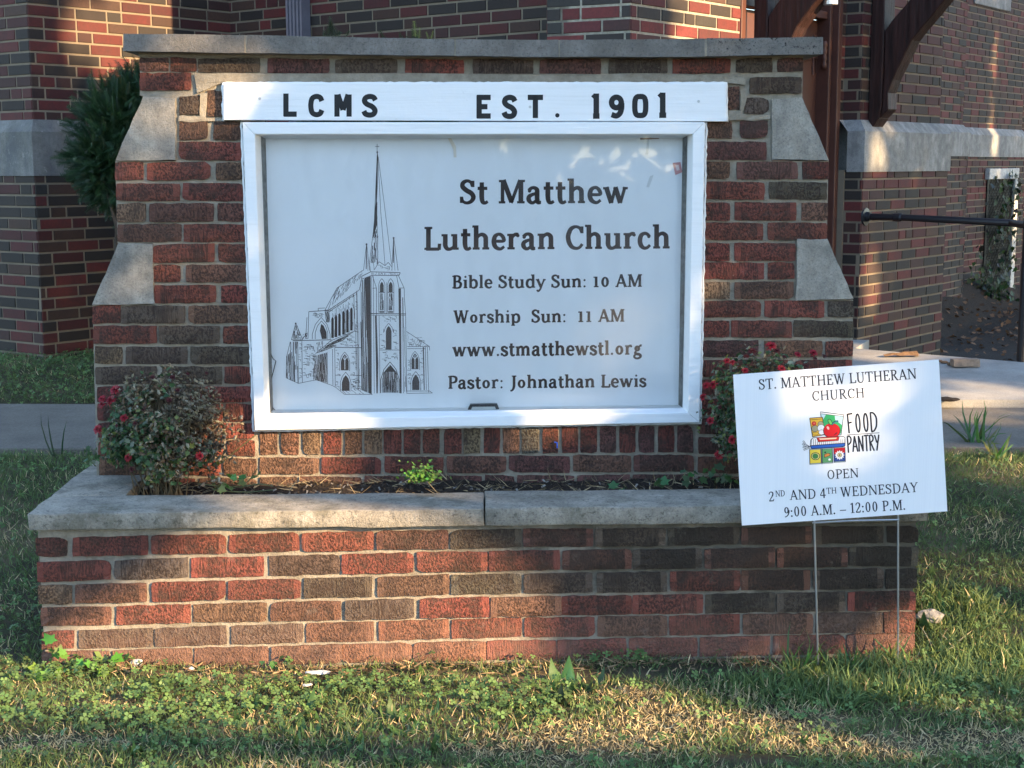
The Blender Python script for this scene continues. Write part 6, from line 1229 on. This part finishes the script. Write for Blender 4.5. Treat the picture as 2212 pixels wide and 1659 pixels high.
# ------------------------------------------------------------------ two shade trees and a far tree line behind the camera
E1 = Vector((-SUNV.y, SUNV.x, 0)).normalized(); E2 = SUNV.cross(E1); E2 = E2 if E2.z > 0 else -E2
W2 = VPlane(K0, K1)
def gap(p, a, b, k=1.): return (p.dot(E1), p.dot(E2), a, b, k)  # opening cut through the crowns along the sun, shaped to place a light patch
GAPS = [gap(W2.hit(345, 40), .34, .36), gap(W2.hit(310, 140), .30, .26), gap(W2.hit(230, 70), .20, .16),
        gap(Wl.hit(1590, 20), .62, .5), gap(Wl.hit(1715, 30), .08, .12), gap(Wd.hit(1884, 320), .07, .16), gap(Wf.hit(2150, 150), .10, .30), gap(Wf.hit(2140, 300), .09, .22), gap(Wf.hit(2172, 500), .08, .3), gap(Wd.hit(1870, 620), .05, .2),
        gap(atY(340, 280, S), .14, .16, .8), gap(atY(400, 500, S), .12, .22, .6), gap(atY(800, 905, S), .50, .17), gap(atY(620, 960, S), .32, .14), gap(atY(1000, 915, S), .26, .12),
        gap(atY(780, 1100, 0), .30, .09), gap(atY(880, 1270, 0), .14, .08), gap(atY(1000, 1390, 0), .20, .06), gap(atY(560, 1200, 0), .10, .08),
        gap(atZ(1270, 1600, 0), .55, .15), gap(atZ(1480, 1650, 0), .40, .10), gap(atZ(960, 1505, 0), .30, .07), gap(atZ(200, 1480, 0), .34, .09, .9), gap(atZ(330, 1530, 0), .20, .06), gap(atZ(60, 1440, 0), .2, .06), gap(atZ(1850, 1440, 0), .25, .05, .8), gap(atZ(1650, 1600, 0), .3, .06, .8), gap(atZ(700, 1560, 0), .25, .05, .8), gap(atZ(500, 1640, 0), .5, .06, .7), gap(atZ(1300, 1700, 0), .6, .08), gap(atZ(1900, 1640, 0), .4, .06, .7), gap(atZ(2130, 1250, .05), .2, .1, .7), gap(atZ(30, 1560, 0), .2, .06, .8), gap(atZ(2080, 1400, 0), .16, .06), gap(atZ(1990, 1300, 0), .10, .06), gap(atZ(2150, 1010, .15), .18, .06),
        gap(atY(1700, 880, YS), .20, .12, .2), gap(atY(1900, 830, YS), .16, .06, .2), gap(atZ(1900, 765, .3), .22, .06), gap(atZ(2160, 860, .23), .30, .05), gap(atZ(2100, 900, SWZ), .2, .03)]
tl_v = [(0, 0, 0), (.5, .45, .08), (0, 1, 0), (-.5, .45, .08)]
def crown_tree(base, c, r, rz, n, label, seed, leak):
    rg = np.random.default_rng(seed); root = empty('shade_tree', base, label, 'tree')
    v = rg.normal(size=(n, 3)); v /= np.linalg.norm(v, axis=1, keepdims=True); q = rg.random((n, 1)) ** .4; p = v * q * np.array([r, r, rz]) + np.array(c)
    a = p @ np.array(E1); b = p @ np.array(E2); drop = np.zeros(n, bool)
    nn = np.array([NZ.noise(Vector((a_ * 5, b_ * 5, 1))) + .6 * NZ.noise(Vector((a_ * 13, b_ * 13, 2))) for a_, b_ in zip(a, b)])
    for (a0, b0, ra, rb, k) in GAPS: drop |= ((((a - a0) / (ra + .10)) ** 2 + ((b - b0) / (rb + .10)) ** 2 + nn * .5) < 1) & (rg.random(n) < k)
    drop |= nn > leak
    p = p[~drop]; m_ = len(p); Mx = frames(m_, rg.normal(size=(m_, 3)) + np.array([0, 0, .5])) * rg.uniform(.10, .19, m_)[:, None, None]
    inst('crown', tl_v, [(0, 1, 2, 3)], Mx, p, np.array([[.05, .10, .03]]) * rg.uniform(.6, 1.4, (m_, 1)), M['leaf'], root, smooth=False)
    m = MB(); m.tube([Vector(base) - Vector((0, 0, .2)), Vector(base) + Vector((.05, .1, 1.2)), Vector((c[0], c[1], c[2] - rz * .7)), Vector((c[0], c[1], c[2] + rz * .3))], [.30, .24, .18, .06], 12)
    for k in range(9):
        t = 2.4 * k; s = Vector((c[0], c[1], c[2] - rz * (.75 - .1 * k))); m.tube([s, s + Vector((math.cos(t) * r * .35, math.sin(t) * r * .35, rz * .3)), s + Vector((math.cos(t) * r * .7, math.sin(t) * r * .7, rz * .55))], [.09, .06, .02], 8)
    m.build('trunk', M['bark'], root)
crown_tree((10.4, -6.6, 0), (10.4, -6.6, 5.6), 4.7, 4.0, 34000, 'leafy shade tree on the street side to the right of the viewer', 5, .66)
crown_tree((16.8, -3.2, 0), (16.8, -3.2, 7.2), 5.0, 4.6, 38000, 'second leafy shade tree farther down the street on the right', 6, .70)
crown_tree((18.5, 2.2, 0), (18.5, 2.2, 7.6), 5.0, 4.8, 36000, 'third leafy shade tree, the farthest of the street trees on the right', 7, .9)
rg = np.random.default_rng(8); n = 10000; p = np.stack([rg.uniform(-45, 45, n), -34 + rg.normal(0, 1.5, n), rg.random(n) ** .8 * 8], 1); p[:, 2] *= .55 + .45 * np.sin(p[:, 0] * .35) * np.sin(p[:, 0] * .13 + 1)
kind(inst('treeline', tl_v, [(0, 1, 2, 3)], frames(n, rg.normal(size=(n, 3))) * rg.uniform(.6, 1.3, n)[:, None, None], p, np.array([[.05, .09, .035]]) * rg.uniform(.5, 1.5, (n, 1)), M['leaf'], smooth=False), 'stuff')
m = MB(); m.quad([(-60, -24, .01), (60, -24, .01), (60, -13, .01), (-60, -13, .01)]); kind(m.build('road', mk('asphalt', (.06, .06, .062), .9)), 'structure')
